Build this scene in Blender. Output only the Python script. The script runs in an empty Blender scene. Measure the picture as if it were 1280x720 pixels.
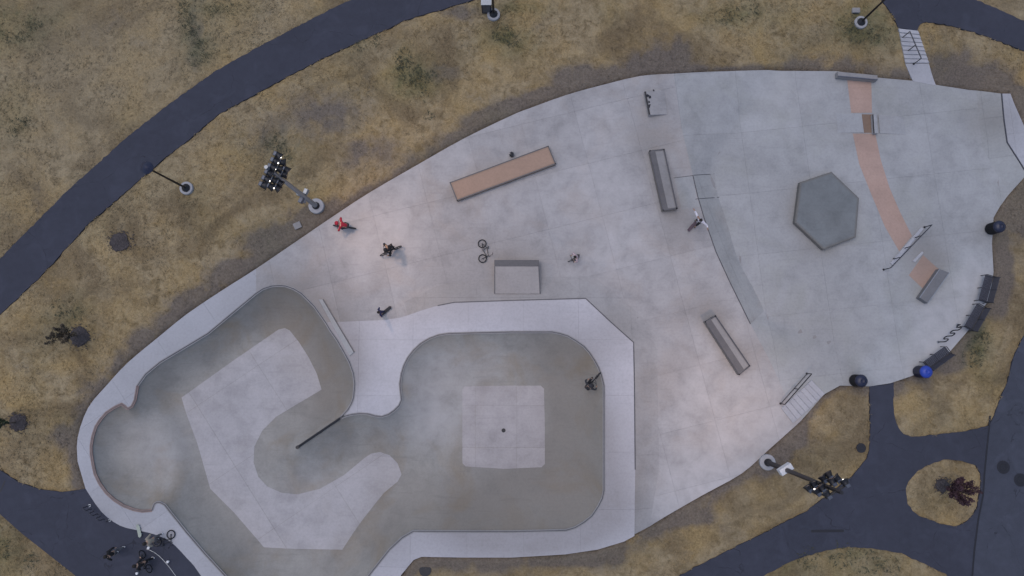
import bpy, bmesh, math, random
import numpy as np
from mathutils import Vector, Matrix
from mathutils.geometry import tessellate_polygon
random.seed(7); RNG = np.random.default_rng(7)
R = math.radians
S = bpy.context.scene
COL = S.collection

# ------------------------------------------------------------------ camera, sky, sun, exposure
# drone about 45 m up, looking almost straight down, tipped a few degrees towards the north (+y)
FOC, CAM_H, TILT = 914.0, 45.5, math.atan(87/914)
cam_d = bpy.data.cameras.new('camera'); cam = bpy.data.objects.new('camera', cam_d); COL.objects.link(cam)
cam.location = (0, 0, CAM_H); cam.rotation_euler = (TILT, 0, 0)
cam_d.sensor_width = 36; cam_d.lens = FOC/1280*36; cam_d.clip_end = 3000
S.camera = cam
S.render.resolution_x, S.render.resolution_y = 1024, 576
SUN_EL, SUN_AZ = R(74), R(300)          # soft overcast light
w = bpy.data.worlds.new('World'); S.world = w; w.use_nodes = True
nt = w.node_tree; bg = nt.nodes['Background']
sky = nt.nodes.new('ShaderNodeTexSky'); sky.sky_type = 'NISHITA'; sky.sun_disc = False
sky.sun_elevation = SUN_EL; sky.sun_rotation = SUN_AZ
sky.air_density = 1.0; sky.dust_density = 2.5; sky.ozone_density = 2.0
nt.links.new(sky.outputs[0], bg.inputs[0]); bg.inputs[1].default_value = 0.125
sl = bpy.data.lights.new('sun', 'SUN'); sun = bpy.data.objects.new('sun', sl); COL.objects.link(sun)
sl.energy = 0.65; sl.angle = R(60); sl.color = (1.0, 0.95, 0.93)
sd = Vector((math.sin(SUN_AZ)*math.cos(SUN_EL), math.cos(SUN_AZ)*math.cos(SUN_EL), math.sin(SUN_EL)))
sun.rotation_euler = sd.to_track_quat('Z', 'Y').to_euler()
S.view_settings.view_transform = 'Standard'; S.view_settings.look = 'None'
S.view_settings.exposure = 0.13; S.view_settings.gamma = 1.0

# ------------------------------------------------------------------ survey: photo point -> point on the site
def P(px, py, z):
    dx = (px-640)/FOC; dy = -(py-360)/FOC
    k = (CAM_H-z)/(math.cos(TILT)-dy*math.sin(TILT))
    return (dx*k, (dy*math.cos(TILT)+math.sin(TILT))*k)
def seg_dist(X, Y, pts):
    d = np.full(X.shape, 1e9)
    for (ax, ay), (bx, by) in zip(pts[:-1], pts[1:]):
        ux, uy = bx-ax, by-ay; L = ux*ux+uy*uy+1e-12
        t = np.clip(((X-ax)*ux+(Y-ay)*uy)/L, 0, 1)
        d = np.minimum(d, np.hypot(X-ax-t*ux, Y-ay-t*uy))
    return d
def inside(X, Y, pts):
    c = np.zeros(X.shape, bool); n = len(pts)
    for i in range(n):
        ax, ay = pts[i]; bx, by = pts[(i+1) % n]
        if ay == by: continue
        c ^= ((ay > Y) != (by > Y)) & (X < (bx-ax)*(Y-ay)/(by-ay)+ax)
    return c
def sstep(a, b, x):
    t = np.clip((x-a)/(b-a), 0, 1); return t*t*(3-2*t)

DROP, DECK, EAST, NORTH = 0.7, 0.45, 0.6, 0.6
# outlines of the site as surveyed (photo points)
TOP = [(97,577),(97,547),(110,510),(133,482),(160,453),(196,423),(233,393),(276,364),(320,336),(370,302),(420,268),(463,240),(520,207),(580,173),(640,144),(660,136),(707,119),(750,107),(800,95),(842,92)]
TOP2 = [(880,90),(960,87.5),(1047,89),(1098,97),(1142,101),(1170,106),(1220,113)]
EASTB = [(1262,242),(1250,258),(1242,272),(1240,305),(1242,340),(1237,373),(1213,410),(1187,440),(1157,463),(1140,470),(1113,479),(1087,483),(1050,482),(1030,493)]
BOT = [(1003,524),(997,530),(960,563),(927,592),(880,618),(833,645),(812,658)]
DBOT = [(793,670),(780,677),(747,687),(707,693),(640,697),(580,697),(527,696),(517,700),(502,718),(470,770),(455,792)]
WEST = [(290,785),(250,718),(233,697),(213,677),(193,668),(173,663),(150,657),(127,640),(107,611)]
BLINE = [(510,394),(527,388),(547,382),(567,378),(640,375.5),(732,373),(764,403),(792,428),(793,480),(794,587),(793,668)]
BFOOT = [(505,378),(545,358),(567,352),(640,347),(742,345),(800,393),(822,420),(822,480),(824,587),(812,658)]
CREST = [(842,92),(852,160),(866,219),(872,245),(880,272),(895,315),(912,352),(938,405),(962,450),(980,490),(1003,524)]
CFOOT = [(893,217),(898,247),(907,273),(923,327),(940,357),(950,377),(955,389)]
ECREST = [(1252,117),(1255,150),(1259,178),(1275,203),(1283,216)]
LIP_N = [(172,482),(182,468),(200,453),(260,417),(320,367),(329,361),(340,357.5),(349,357),(357,357.5),(367,361),(377,367),(393,383),(407,403)]
LIP_E = [(407,403),(413,413),(422,426),(430,440),(437,453),(442,467),(443.5,480),(442,497),(439,505),(435,512),(425,523)]
LIP_P = [(425,523),(432,520),(440,518),(450,517),(460,517.5),(469,520),(477,521),(486,518),(493,513),(499,507),(502,500),(501,490),(500,480),(502,467),(505,457),(510,447),(517,438),(526,429.5),(537,423),(548,419),(560,417),(640,415),(690,415),(700,417),(710,420),(720,426),(730,433),(737,441),(743,450),(748,459),(752,470),(755,482),(755,613),(753,623),(748,633),(740,645),(730,653),(719,659.5),(707,663),(640,664.5),(517,664),(503,672),(487,687),(463,717),(432,762)]
LIP_W = [(318,762),(280,718),(256,692),(233,665),(213,640),(206,631),(200,628),(196,628),(193,630),(190,638)]
LIP_C = [(190,638),(178,639),(167,637),(154,632),(143,625),(133,616),(125,605),(119,593),(116,580),(114,567),(114,557),(116,545),(120,533),(126,524),(133,516),(142,510),(152,505),(156,508),(160,511),(165,508),(169,500),(172,482)]
SPINE = [(425,523),(400,540),(372,559)]
F1 = [(227,497),(290,452),(348,412),(356,410),(362,413),(374,428),(386,447),(396,467),(402,487),(380,500),(345,521),(328,538),(318,558),(317,578),(323,596),(334,608),(352,616),(372,618),(400,611),(430,594),(455,573),(464,567),(475,565),(487,569),(497,579),(502,593),(497,602),(480,616),(467,632),(453,650),(441,667),(428,687),(367,686),(330,684),(293,641),(263,611),(247,555),(233,517)]
F2 = [(581,483),(630,482),(676,482),(680,486),(681,530),(681,580),(677,584),(630,586),(582,583),(578,579),(578,530),(578,487)]
F3 = [(182+24*math.cos(a), 566+24*math.sin(a)) for a in np.linspace(0, 2*math.pi, 24, endpoint=False)]
def curve(pts, n=3):                     # Catmull-Rom through the surveyed points
    out = []
    for i in range(len(pts)-1):
        p0, p1, p2, p3 = (np.array(pts[max(0, i-1)], float), np.array(pts[i], float), np.array(pts[i+1], float), np.array(pts[min(len(pts)-1, i+2)], float))
        for k in range(n):
            t = k/n; out.append(tuple(.5*(2*p1+(p2-p0)*t+(2*p0-5*p1+4*p2-p3)*t*t+(3*p1-p0-3*p2+p3)*t**3)))
    return out+[tuple(pts[-1])]
TOP, BOT, WEST = curve(TOP), curve(BOT), curve(WEST)
def W0(pts, z=0.0): return [P(x, y, z) for x, y in pts]
wCREST = W0(CREST)
wCEXT = W0([(835,-60),(838,40)]) + wCREST + W0([(975,570),(930,625),(870,680),(800,760),(760,860)])
w_right = [(P(835,-60,0)[0], 400)] + wCEXT + [(wCEXT[-1][0], -400), (500, -400), (500, 400)]
wHULL0 = W0(TOP+TOP2+[(1263,117),(1268,130),(1280,157),(1300,195),(1280,222)]+EASTB+BOT+DBOT+WEST)
wDECKR = W0([(80,392),(407,403),(480,400),(500,397)]+BLINE+DBOT+[(200,800),(60,700)], 0.4)
wECREST = W0(ECREST, -0.1); wECREST = [(wECREST[0][0], wECREST[0][1]+.6)] + wECREST
w_east = wECREST + [P(1330,230,-.1), P(1330,100,-.1)]
XS0, XS1 = P(440,400,0)[0], P(540,400,0)[0]
YN0, YN1 = P(1150,98,-.7)[1], P(1150,38,-.3)[1]
XN0, XN1 = P(900,90,-.5)[0], P(1040,90,-.5)[0]
YE0 = P(1250,112,-.1)[1]
def level(X, Y):
    X = np.asarray(X, float); Y = np.asarray(Y, float)
    d = seg_dist(X, Y, wCEXT); inr = inside(X, Y, w_right)
    dh = np.where(inside(X, Y, wHULL0), 0, seg_dist(X, Y, wHULL0+wHULL0[:1]))
    ds = np.clip(seg_dist(X, Y, wCREST[2:8])-d, 0, 6)
    z = np.where(inr, -DROP*np.clip(d/(1.4+2.4*ds+np.minimum(dh, 3)*1.5), 0, 1), 0.0)
    dd = np.where(inside(X, Y, wDECKR), 0, seg_dist(X, Y, wDECKR+wDECKR[:1]))
    z = z + DECK*sstep(XS0, XS1, X)*np.clip(1-dd/1.3, 0, 1)
    z = z + NORTH*np.clip((Y-YN0)/(YN1-YN0), 0, 1)*sstep(XN0, XN1, X)
    de = seg_dist(X, Y, wECREST); ine = inside(X, Y, w_east)
    z = z + EAST*np.where(ine, 1, np.clip(1-de/1.55, 0, 1))*np.clip(1-(Y-YE0)/1.5, 0, 1)
    return z
def lv(x, y): return float(level(np.array([x]), np.array([y]))[0])
def G(px, py, h=0.0):                    # point h above the surface that shows at this photo point
    z = 0.0
    for _ in range(9):
        x, y = P(px, py, z+h); z = 0.5*z+0.5*lv(x, y)
    x, y = P(px, py, z+h)
    return Vector((x, y, lv(x, y)+h))
def GP(pts, h=0.0):                      # the same for a whole outline at once
    px, py = np.array(pts, float).T; z = np.zeros(len(px))
    for _ in range(9):
        x, y = P(px, py, z+h); z = .5*z+.5*level(x, y)
    x, y = P(px, py, z+h)
    return list(zip(x.tolist(), y.tolist()))

wLIP = GP(LIP_N+LIP_E[1:]+LIP_P[1:]+LIP_W+LIP_C[1:-1])
wSPINE = GP(SPINE)
def at_z(pts, z): return [P(x, y, z) for x, y in pts]
ZF = (-1.7, -1.0, -1.15)
wF = [at_z(F1, ZF[0]), at_z(F2, ZF[1]), at_z(F3, ZF[2])]
def bowl_z(X, Y):
    X = np.asarray(X, float); Y = np.asarray(Y, float)
    Ld = np.minimum(seg_dist(X, Y, wLIP+wLIP[:1]), seg_dist(X, Y, wSPINE))
    fs = [np.where(inside(X, Y, f), 0, seg_dist(X, Y, f+f[:1])) for f in wF]
    df = np.minimum.reduce(fs)
    ws = [1/(f*f+1e-4) for f in fs]; zf = sum(a*b for a, b in zip(ws, ZF))/sum(ws)
    u = Ld/(Ld+df+1e-9); h = (1-u)**2
    zt = DECK*sstep(XS0, XS1, X)
    return zt-(zt-zf)*(1-h)

# ------------------------------------------------------------------ object helpers
def tag(o, label=None, cat=None, group=None, kind=None):
    if label: o['label'] = label
    if cat: o['category'] = cat
    if group: o['group'] = group
    if kind: o['kind'] = kind
    return o
def empty(name, loc, rz=0.0, label=None, cat=None, group=None):
    o = bpy.data.objects.new(name, None); COL.objects.link(o); o.empty_display_size = .2
    o.location = loc; o.rotation_euler = (0, 0, rz)
    return tag(o, label, cat, group)
def mesh_obj(name, verts, faces, mat, parent=None, smooth=False):
    me = bpy.data.meshes.new(name); me.from_pydata([tuple(v) for v in verts], [], [tuple(f) for f in faces]); me.update()
    if mat: me.materials.append(mat)
    if smooth: me.polygons.foreach_set('use_smooth', [True]*len(me.polygons))
    o = bpy.data.objects.new(name, me); COL.objects.link(o)
    if parent: o.parent = parent
    return o
class MB:
    def __init__(s): s.v = []; s.f = []
    def add(s, vs, fs):
        n = len(s.v); s.v += [Vector(v) for v in vs]; s.f += [tuple(i+n for i in f) for f in fs]; return s
    def box(s, c, size, rz=0.0, M=None, bev=0.0):
        x, y, z = (a/2 for a in size)
        if bev > 0:
            b = min(bev, x*.5, y*.5, z*.5)
            ring = lambda zz, i: [(-x+i, -y+i, zz), (x-i, -y+i, zz), (x-i, y-i, zz), (-x+i, y-i, zz)]
            vs = ring(-z, b)+ring(-z+b, 0)+ring(z-b, 0)+ring(z, b)
            fs = [(3, 2, 1, 0), (12, 13, 14, 15)]
            for k in range(3):
                for i in range(4): fs.append((k*4+i, k*4+(i+1) % 4, k*4+4+(i+1) % 4, k*4+4+i))
        else:
            vs = [(-x,-y,-z),(x,-y,-z),(x,y,-z),(-x,y,-z),(-x,-y,z),(x,-y,z),(x,y,z),(-x,y,z)]
            fs = [(3,2,1,0),(4,5,6,7),(0,1,5,4),(1,2,6,5),(2,3,7,6),(3,0,4,7)]
        m = Matrix.Translation(c) @ (M if M else Matrix.Rotation(rz, 4, 'Z'))
        return s.add([m @ Vector(v) for v in vs], fs)
    def tube(s, pts, r, n=8, caps=True, closed=False):
        pts = [Vector(p) for p in pts]; m = len(pts)
        rs = r if isinstance(r, (list, tuple)) else [r]*m
        base = len(s.v); prev = None
        for i, p in enumerate(pts):
            a = pts[(i-1) % m] if (closed or i > 0) else p; b = pts[(i+1) % m] if (closed or i < m-1) else p
            t = (b-a).normalized()
            if prev is None: nrm = t.orthogonal().normalized()
            else:
                nrm = (prev-t*prev.dot(t)); nrm = nrm.normalized() if nrm.length > 1e-6 else t.orthogonal().normalized()
            prev = nrm; bn = t.cross(nrm)
            for k in range(n):
                a_ = 2*math.pi*k/n; s.v.append(p+(nrm*math.cos(a_)+bn*math.sin(a_))*rs[i])
        rng = m if closed else m-1
        for i in range(rng):
            for k in range(n):
                j = (i+1) % m
                s.f.append((base+i*n+k, base+i*n+(k+1) % n, base+j*n+(k+1) % n, base+j*n+k))
        if caps and not closed:
            s.f.append(tuple(base+k for k in reversed(range(n)))); s.f.append(tuple(base+(m-1)*n+k for k in range(n)))
        return s
    def lathe(s, prof, c=(0, 0, 0), n=20, M=None):
        c = Vector(c); base = len(s.v); m = Matrix.Translation(c) @ (M if M else Matrix())
        for r, z in prof:
            for k in range(n):
                a = 2*math.pi*k/n; s.v.append(m @ Vector((r*math.cos(a), r*math.sin(a), z)))
        for i in range(len(prof)-1):
            for k in range(n):
                s.f.append((base+i*n+k, base+i*n+(k+1) % n, base+(i+1)*n+(k+1) % n, base+(i+1)*n+k))
        if prof[0][0] > 1e-4: s.f.append(tuple(base+k for k in reversed(range(n))))
        if prof[-1][0] > 1e-4: s.f.append(tuple(base+(len(prof)-1)*n+k for k in range(n)))
        return s
    def prism(s, poly, z0, z1, inset=0.0):
        # poly: xy list (ccw or cw); z1 may be a list of heights; rounded-off top edge when inset > 0
        n = len(poly)
        if sum(poly[i][0]*poly[(i+1) % n][1]-poly[(i+1) % n][0]*poly[i][1] for i in range(n)) < 0:
            poly = poly[::-1]; z1 = z1[::-1] if isinstance(z1, list) else z1; z0 = z0[::-1] if isinstance(z0, list) else z0
        zt = z1 if isinstance(z1, list) else [z1]*n; zb = z0 if isinstance(z0, list) else [z0]*n
        cx = sum(p[0] for p in poly)/n; cy = sum(p[1] for p in poly)/n
        vs = [(p[0], p[1], zb[i]) for i, p in enumerate(poly)]
        if inset > 0:
            vs += [(p[0], p[1], zt[i]-inset) for i, p in enumerate(poly)]
            for i, p in enumerate(poly):
                a = Vector(poly[i-1][:2])-Vector(p[:2]); b = Vector(poly[(i+1) % n][:2])-Vector(p[:2])
                a.normalize(); b.normalize(); sn = abs(a.x*b.y-a.y*b.x)
                o = (a+b)*(inset/max(sn, .3)); vs.append((p[0]+o.x, p[1]+o.y, zt[i]))
            L = 3
        else:
            vs += [(p[0], p[1], zt[i]) for i, p in enumerate(poly)]; L = 2
        fs = [tuple(reversed(range(n))), tuple((L-1)*n+i for i in range(n))]
        for k in range(L-1):
            for i in range(n): fs.append((k*n+i, k*n+(i+1) % n, (k+1)*n+(i+1) % n, (k+1)*n+i))
        return s.add(vs, fs)
    def build(s, name, mat, parent=None, smooth=False):
        o = mesh_obj(name, s.v, s.f, mat, parent, smooth)
        return o
def set_smooth(o, ang=40):
    me = o.data; me.polygons.foreach_set('use_smooth', [True]*len(me.polygons))
    try: me.set_sharp_from_angle(angle=R(ang))
    except Exception: pass
    return o
def copy_tree(o, parent=None):
    c = o.copy(); COL.objects.link(c)
    if parent: c.parent = parent
    for ch in o.children: copy_tree(ch, c)
    return c

# ------------------------------------------------------------------ materials
def newmat(name):
    m = bpy.data.materials.new(name); m.use_nodes = True
    n = m.node_tree.nodes; return m, n, m.node_tree.links, n['Principled BSDF']
def noise(n, l, vec, scale, detail=4, rough=.55, dist=0.0):
    t = n.new('ShaderNodeTexNoise'); t.inputs['Scale'].default_value = scale; t.inputs['Detail'].default_value = detail
    t.inputs['Roughness'].default_value = rough; t.inputs['Distortion'].default_value = dist
    l.new(vec, t.inputs['Vector']); return t.outputs['Fac']
def ramp(n, l, fac, stops):
    r = n.new('ShaderNodeValToRGB'); e = r.color_ramp.elements
    e[0].position, e[0].color = stops[0][0], (*stops[0][1], 1); e[1].position, e[1].color = stops[-1][0], (*stops[-1][1], 1)
    for p, c in stops[1:-1]:
        q = e.new(p); q.color = (*c, 1)
    l.new(fac, r.inputs[0]); return r.outputs[0]
def mixc(n, l, fac, a, b, mode='MIX'):
    m = n.new('ShaderNodeMix'); m.data_type = 'RGBA'; m.blend_type = mode
    for sock, v in ((m.inputs[0], fac), (m.inputs[6], a), (m.inputs[7], b)):
        if isinstance(v, (int, float)): sock.default_value = v
        elif isinstance(v, tuple): sock.default_value = (*v, 1)
        else: l.new(v, sock)
    return m.outputs[2]
def mathn(n, l, op, a, b=0.0, clamp=False):
    m = n.new('ShaderNodeMath'); m.operation = op; m.use_clamp = clamp
    for i, v in enumerate((a, b)):
        if isinstance(v, (int, float)): m.inputs[i].default_value = v
        else: l.new(v, m.inputs[i])
    return m.outputs[0]
def sc(c, k): return tuple(min(1, x*k) for x in c)
DIRT_SHADE = (0.125, 0.103, 0.080)  # stain colour, also mixed in as shade on the bowl walls
def concrete(name, col, var=.13, tint=.05, streak=0.0, warm=(0.30,0.24,0.19), warm_amt=.12, rough=.85):
    m, n, l, b = newmat(name)
    pos = n.new('ShaderNodeNewGeometry').outputs['Position']
    big = noise(n, l, pos, .22, 3, .5, .4); mid = noise(n, l, pos, .9, 6, .62, .3); fine = noise(n, l, pos, 7, 6, .7); grit = noise(n, l, pos, 60, 3, .7)
    c = ramp(n, l, big, [(.3, sc(col, 1-var)), (.5, col), (.72, sc(col, 1+var*.8))])
    c = mixc(n, l, ramp(n, l, mid, [(.35, (0,0,0)), (.75, (1,1,1))]), c, sc(col, 1-var*1.1), 'MIX') if False else mixc(n, l, .55, c, ramp(n, l, mid, [(.28, sc(col, 1-var*1.7)), (.5, col), (.75, sc(col, 1+var*1.2))]))
    wm = noise(n, l, pos, .33, 4, .55, .6)
    c = mixc(n, l, mathn(n, l, 'MULTIPLY', ramp(n, l, wm, [(.5, (0,0,0)), (.72, (1,1,1))]), warm_amt*2), c, warm)
    c = mixc(n, l, 1.0, c, ramp(n, l, fine, [(.25, (.86,.86,.86)), (.55, (1,1,1)), (.8, (1.05,1.05,1.05))]), 'MULTIPLY')
    c = mixc(n, l, 1.0, c, ramp(n, l, grit, [(.2, (.9,.9,.9)), (.6, (1,1,1))]), 'MULTIPLY')
    # scuff lines of wheels
    mp = n.new('ShaderNodeMapping'); l.new(pos, mp.inputs[0]); mp.inputs['Rotation'].default_value = (0, 0, .5); mp.inputs['Scale'].default_value = (.35, 5, 1)
    st = noise(n, l, mp.outputs[0], 1.0, 5, .6, .5)
    c = mixc(n, l, mathn(n, l, 'MULTIPLY', ramp(n, l, st, [(.58, (0,0,0)), (.75, (1,1,1))]), .22+streak), c, sc(col, .62))
    # stains and painted shade of the bowl walls (float attribute set per vertex)
    at = n.new('ShaderNodeAttribute'); at.attribute_name = 'dirt_shade'
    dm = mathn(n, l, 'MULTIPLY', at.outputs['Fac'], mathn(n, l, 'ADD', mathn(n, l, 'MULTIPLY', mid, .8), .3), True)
    c = mixc(n, l, dm, c, DIRT_SHADE)
    pm = mathn(n, l, 'MULTIPLY', mathn(n, l, 'MULTIPLY', at.outputs['Fac'], -1.0), mathn(n, l, 'ADD', mathn(n, l, 'MULTIPLY', mid, 1.5), .1), True)
    c = mixc(n, l, pm, c, (.52,.50,.51))
    oi = n.new('ShaderNodeObjectInfo')
    tv = mathn(n, l, 'ADD', mathn(n, l, 'MULTIPLY', oi.outputs['Random'], 2*tint), 1-tint)
    hsv = n.new('ShaderNodeHueSaturation'); l.new(c, hsv.inputs['Color']); l.new(tv, hsv.inputs['Value'])
    l.new(hsv.outputs[0], b.inputs['Base Color']); b.inputs['Roughness'].default_value = rough
    bp = n.new('ShaderNodeBump'); bp.inputs['Strength'].default_value = .25; bp.inputs['Distance'].default_value = .01
    l.new(mathn(n, l, 'ADD', fine, grit), bp.inputs['Height']); l.new(bp.outputs[0], b.inputs['Normal'])
    return m
def plain(name, col, rough=.6, metal=0.0, var=.12, scale=9, emit=None, es=0):
    m, n, l, b = newmat(name)
    tc = n.new('ShaderNodeTexCoord').outputs['Object']
    f = noise(n, l, tc, scale, 5, .6)
    l.new(ramp(n, l, f, [(.3, sc(col, 1-var)), (.7, sc(col, 1+var))]), b.inputs['Base Color'])
    b.inputs['Roughness'].default_value = rough; b.inputs['Metallic'].default_value = metal
    if emit:
        b.inputs['Emission Color'].default_value = (*emit, 1); b.inputs['Emission Strength'].default_value = es
    return m
def asphalt(name, col):
    m, n, l, b = newmat(name)
    pos = n.new('ShaderNodeNewGeometry').outputs['Position']
    big = noise(n, l, pos, .25, 4, .55, .5); mid = noise(n, l, pos, 2.2, 6, .65); gr = noise(n, l, pos, 45, 3, .8)
    c = ramp(n, l, big, [(.3, sc(col, .84)), (.7, sc(col, 1.16))])
    c = mixc(n, l, .4, c, ramp(n, l, mid, [(.25, sc(col, .7)), (.75, sc(col, 1.3))]))
    c = mixc(n, l, 1.0, c, ramp(n, l, gr, [(.3, (.75,.75,.75)), (.7, (1.25,1.25,1.25))]), 'MULTIPLY')
    vo = n.new('ShaderNodeTexVoronoi'); vo.feature = 'DISTANCE_TO_EDGE'; vo.inputs['Scale'].default_value = .28
    wv = n.new('ShaderNodeVectorMath'); wv.operation = 'ADD'; nz = n.new('ShaderNodeTexNoise'); nz.inputs['Scale'].default_value = .8; nz.inputs['Detail'].default_value = 5
    l.new(pos, nz.inputs['Vector']); l.new(pos, wv.inputs[0]); l.new(nz.outputs['Color'], wv.inputs[1]); l.new(wv.outputs[0], vo.inputs['Vector'])
    ck = mathn(n, l, 'MULTIPLY', mathn(n, l, 'LESS_THAN', vo.outputs['Distance'], .006), ramp(n, l, mid, [(.45, (0,0,0)), (.6, (.7,.7,.7))]))
    c = mixc(n, l, ck, c, sc(col, .45))
    wr = noise(n, l, pos, .7, 5, .6, 1.0)
    c = mixc(n, l, ramp(n, l, wr, [(.52, (0,0,0)), (.7, (.45,.45,.45))]), c, sc(col, 1.5))
    l.new(c, b.inputs['Base Color']); b.inputs['Roughness'].default_value = .9
    bp = n.new('ShaderNodeBump'); bp.inputs['Strength'].default_value = .4; bp.inputs['Distance'].default_value = .01
    l.new(gr, bp.inputs['Height']); l.new(bp.outputs[0], b.inputs['Normal'])
    return m
def ground_mat(name, tuft=False):
    m, n, l, b = newmat(name)
    pos = n.new('ShaderNodeNewGeometry').outputs['Position']
    at = n.new('ShaderNodeAttribute'); at.attribute_name = 'cover'
    sp = n.new('ShaderNodeSeparateColor'); l.new(at.outputs['Color'], sp.inputs[0])
    big = noise(n, l, pos, .35, 5, .6, .4); mid = noise(n, l, pos, 1.6, 7, .68, .5); fine = noise(n, l, pos, 8, 6, .75); v = noise(n, l, pos, 30, 4, .75)
    c = ramp(n, l, mid, [(.36, GR['dark']), (.49, GR['mid']), (.66, GR['pale'])])
    c = mixc(n, l, ramp(n, l, big, [(.42, (0,0,0)), (.66, (.75,.75,.75))]), c, ramp(n, l, fine, [(.3, GR['ochre0']), (.7, GR['ochre1'])]))
    k = mathn(n, l, 'ADD', mathn(n, l, 'MULTIPLY', fine, 1.6), -.55)
    pb = noise(n, l, pos, .16, 5, .62, 1.2)
    c = mixc(n, l, mathn(n, l, 'MULTIPLY', ramp(n, l, pb, [(.47, (0,0,0)), (.64, (.95,.95,.95))]), mathn(n, l, 'ADD', mid, .3), True), c, ramp(n, l, fine, [(.3, (.125,.092,.055)), (.7, (.19,.142,.085))]))
    soil = mathn(n, l, 'ADD', mathn(n, l, 'MULTIPLY', sp.outputs[0], 2.3), mathn(n, l, 'ADD', mathn(n, l, 'MULTIPLY', mid, 1.6), -1.15), True)
    soil = mathn(n, l, 'MULTIPLY', soil, mathn(n, l, 'GREATER_THAN', sp.outputs[0], .015))
    c = mixc(n, l, mathn(n, l, 'MULTIPLY', soil, .82), c, ramp(n, l, fine, [(.3, GR['soil0']), (.7, GR['soil1'])]))
    gm = mathn(n, l, 'MULTIPLY', sp.outputs[1], mathn(n, l, 'ADD', mathn(n, l, 'MULTIPLY', mid, 1.8), -.1), True)
    c = mixc(n, l, gm, c, ramp(n, l, fine, [(.3, GR['green0']), (.7, GR['green1'])]))
    c = mixc(n, l, mathn(n, l, 'MULTIPLY', sp.outputs[2], .8), c, GR['grey'])
    c = mixc(n, l, 1.0, c, ramp(n, l, fine, [(.25, (.76,.76,.76)), (.5, (1,1,1)), (.78, (1.18,1.18,1.18))]), 'MULTIPLY')
    c = mixc(n, l, 1.0, c, ramp(n, l, v, [(.25, (.82,.82,.82)), (.7, (1.12,1.12,1.12))]), 'MULTIPLY')
    l.new(c, b.inputs['Base Color']); b.inputs['Roughness'].default_value = 1.0
    b.inputs['Specular IOR Level'].default_value = .1
    if not tuft:
        bp = n.new('ShaderNodeBump'); bp.inputs['Strength'].default_value = .6; bp.inputs['Distance'].default_value = .06
        l.new(mathn(n, l, 'ADD', fine, v), bp.inputs['Height']); l.new(bp.outputs[0], b.inputs['Normal'])
    return m
GR = dict(dark=(.19,.145,.084), mid=(.30,.235,.143), pale=(.375,.302,.19), ochre0=(.295,.205,.088), ochre1=(.415,.30,.145),
          soil0=(.11,.094,.085), soil1=(.18,.155,.14), green0=(.085,.095,.045), green1=(.13,.135,.065), grey=(.275,.235,.165))
M = {}
M['plaza_w'] = concrete('concrete_west_plaza', (.37,.358,.364), .22, .045, .16, (.35,.29,.25), .2)
M['plaza_e'] = concrete('concrete_east_plaza', (.357,.36,.37), .18, .03, .08, (.31,.315,.29), .2)
M['plaza_e0'] = concrete('hump_concrete', (.35,.355,.37), .14, 0, .06, warm_amt=.07)
M['deck'] = concrete('pale_deck_concrete', (.485,.475,.51), .10, .025, warm_amt=.03)
M['ringdeck'] = concrete('ring_deck_concrete', (.41,.41,.44), .07, .03, warm_amt=.03)
M['dbank'] = concrete('deck_bank_concrete', (.352,.342,.346), .17, .03, .1)
M['bank'] = concrete('bank_concrete', (.335,.34,.345), .14, .03)
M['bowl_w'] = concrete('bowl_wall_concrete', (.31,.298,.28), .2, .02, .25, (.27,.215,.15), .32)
M['floor'] = concrete('bowl_floor_concrete', (.43,.41,.42), .18, .03, .1, (.33,.29,.25), .12)
M['floor2'] = concrete('bowl_floor_concrete_b', (.41,.38,.38), .18, .03, .1, (.31,.27,.23), .15)
M['joint'] = concrete('joint_filler', (.29,.28,.285), .1, 0)
M['pink'] = concrete('pink_concrete', (.43,.30,.25), .10, .03, warm=(.33,.22,.16))
M['pinkpad'] = concrete('tan_pink_concrete', (.36,.245,.185), .10, .03, warm=(.30,.21,.14))
M['ledge'] = concrete('ledge_concrete', (.27,.262,.265), .22, .03, .15)
M['hex'] = concrete('blue_grey_concrete', (.175,.19,.20), .2, .02, .1, warm_amt=.02)
M['darkledge'] = concrete('dark_grey_concrete', (.155,.16,.175), .12, .02)
M['kicker'] = concrete('kicker_concrete', (.33,.31,.305), .1, .02)
M['step'] = concrete('step_concrete', (.41,.41,.44), .08, .05, warm_amt=.03)
M['footing'] = concrete('footing_concrete', (.36,.36,.38), .08, .05)
M['asphalt'] = asphalt('asphalt', (.039,.042,.061))
M['road'] = asphalt('road_asphalt', (.050,.055,.076))
M['tar'] = plain('tar', (.012,.012,.018), .5)
M['ground'] = ground_mat('dry_grass_ground'); M['tuft'] = ground_mat('dry_grass_blades', True)
M['mulch'] = plain('dark_mulch', (.062,.053,.054), 1, 0, .5, 14)
M['steel'] = plain('weathered_steel', (.085,.085,.095), .45, .6)
M['darksteel'] = plain('dark_painted_steel', (.018,.018,.022), .45, .2)
M['galv'] = plain('galvanised_steel', (.30,.32,.35), .4, .5)
M['whitebox'] = plain('white_painted_box', (.62,.63,.66), .5)
M['bluesteel'] = plain('blue_grey_steel', (.10,.11,.14), .45, .4)
M['redbrick'] = plain('reddish_coping', (.23,.165,.15), .8, 0, .2, 3)
M['rubber'] = plain('black_rubber', (.014,.014,.016), .8)
M['black'] = plain('black_cloth', (.012,.012,.015), .9)
M['bench'] = plain('black_bench_paint', (.040,.040,.055), .5)
M['blue'] = plain('blue_plastic', (.022,.055,.36), .45)
M['lens'] = plain('lamp_glass', (.8,.8,.82), .15, 0, .03, 5, (1.0,.93,.85), 3.5)
M['navyhood'] = plain('navy_enamel', (.016,.019,.045), .4)
M['wax'] = concrete('waxed_concrete', (.125,.12,.125), .25, 0)
M['glass'] = plain('dull_lamp_glass', (.09,.095,.12), .25)
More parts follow.
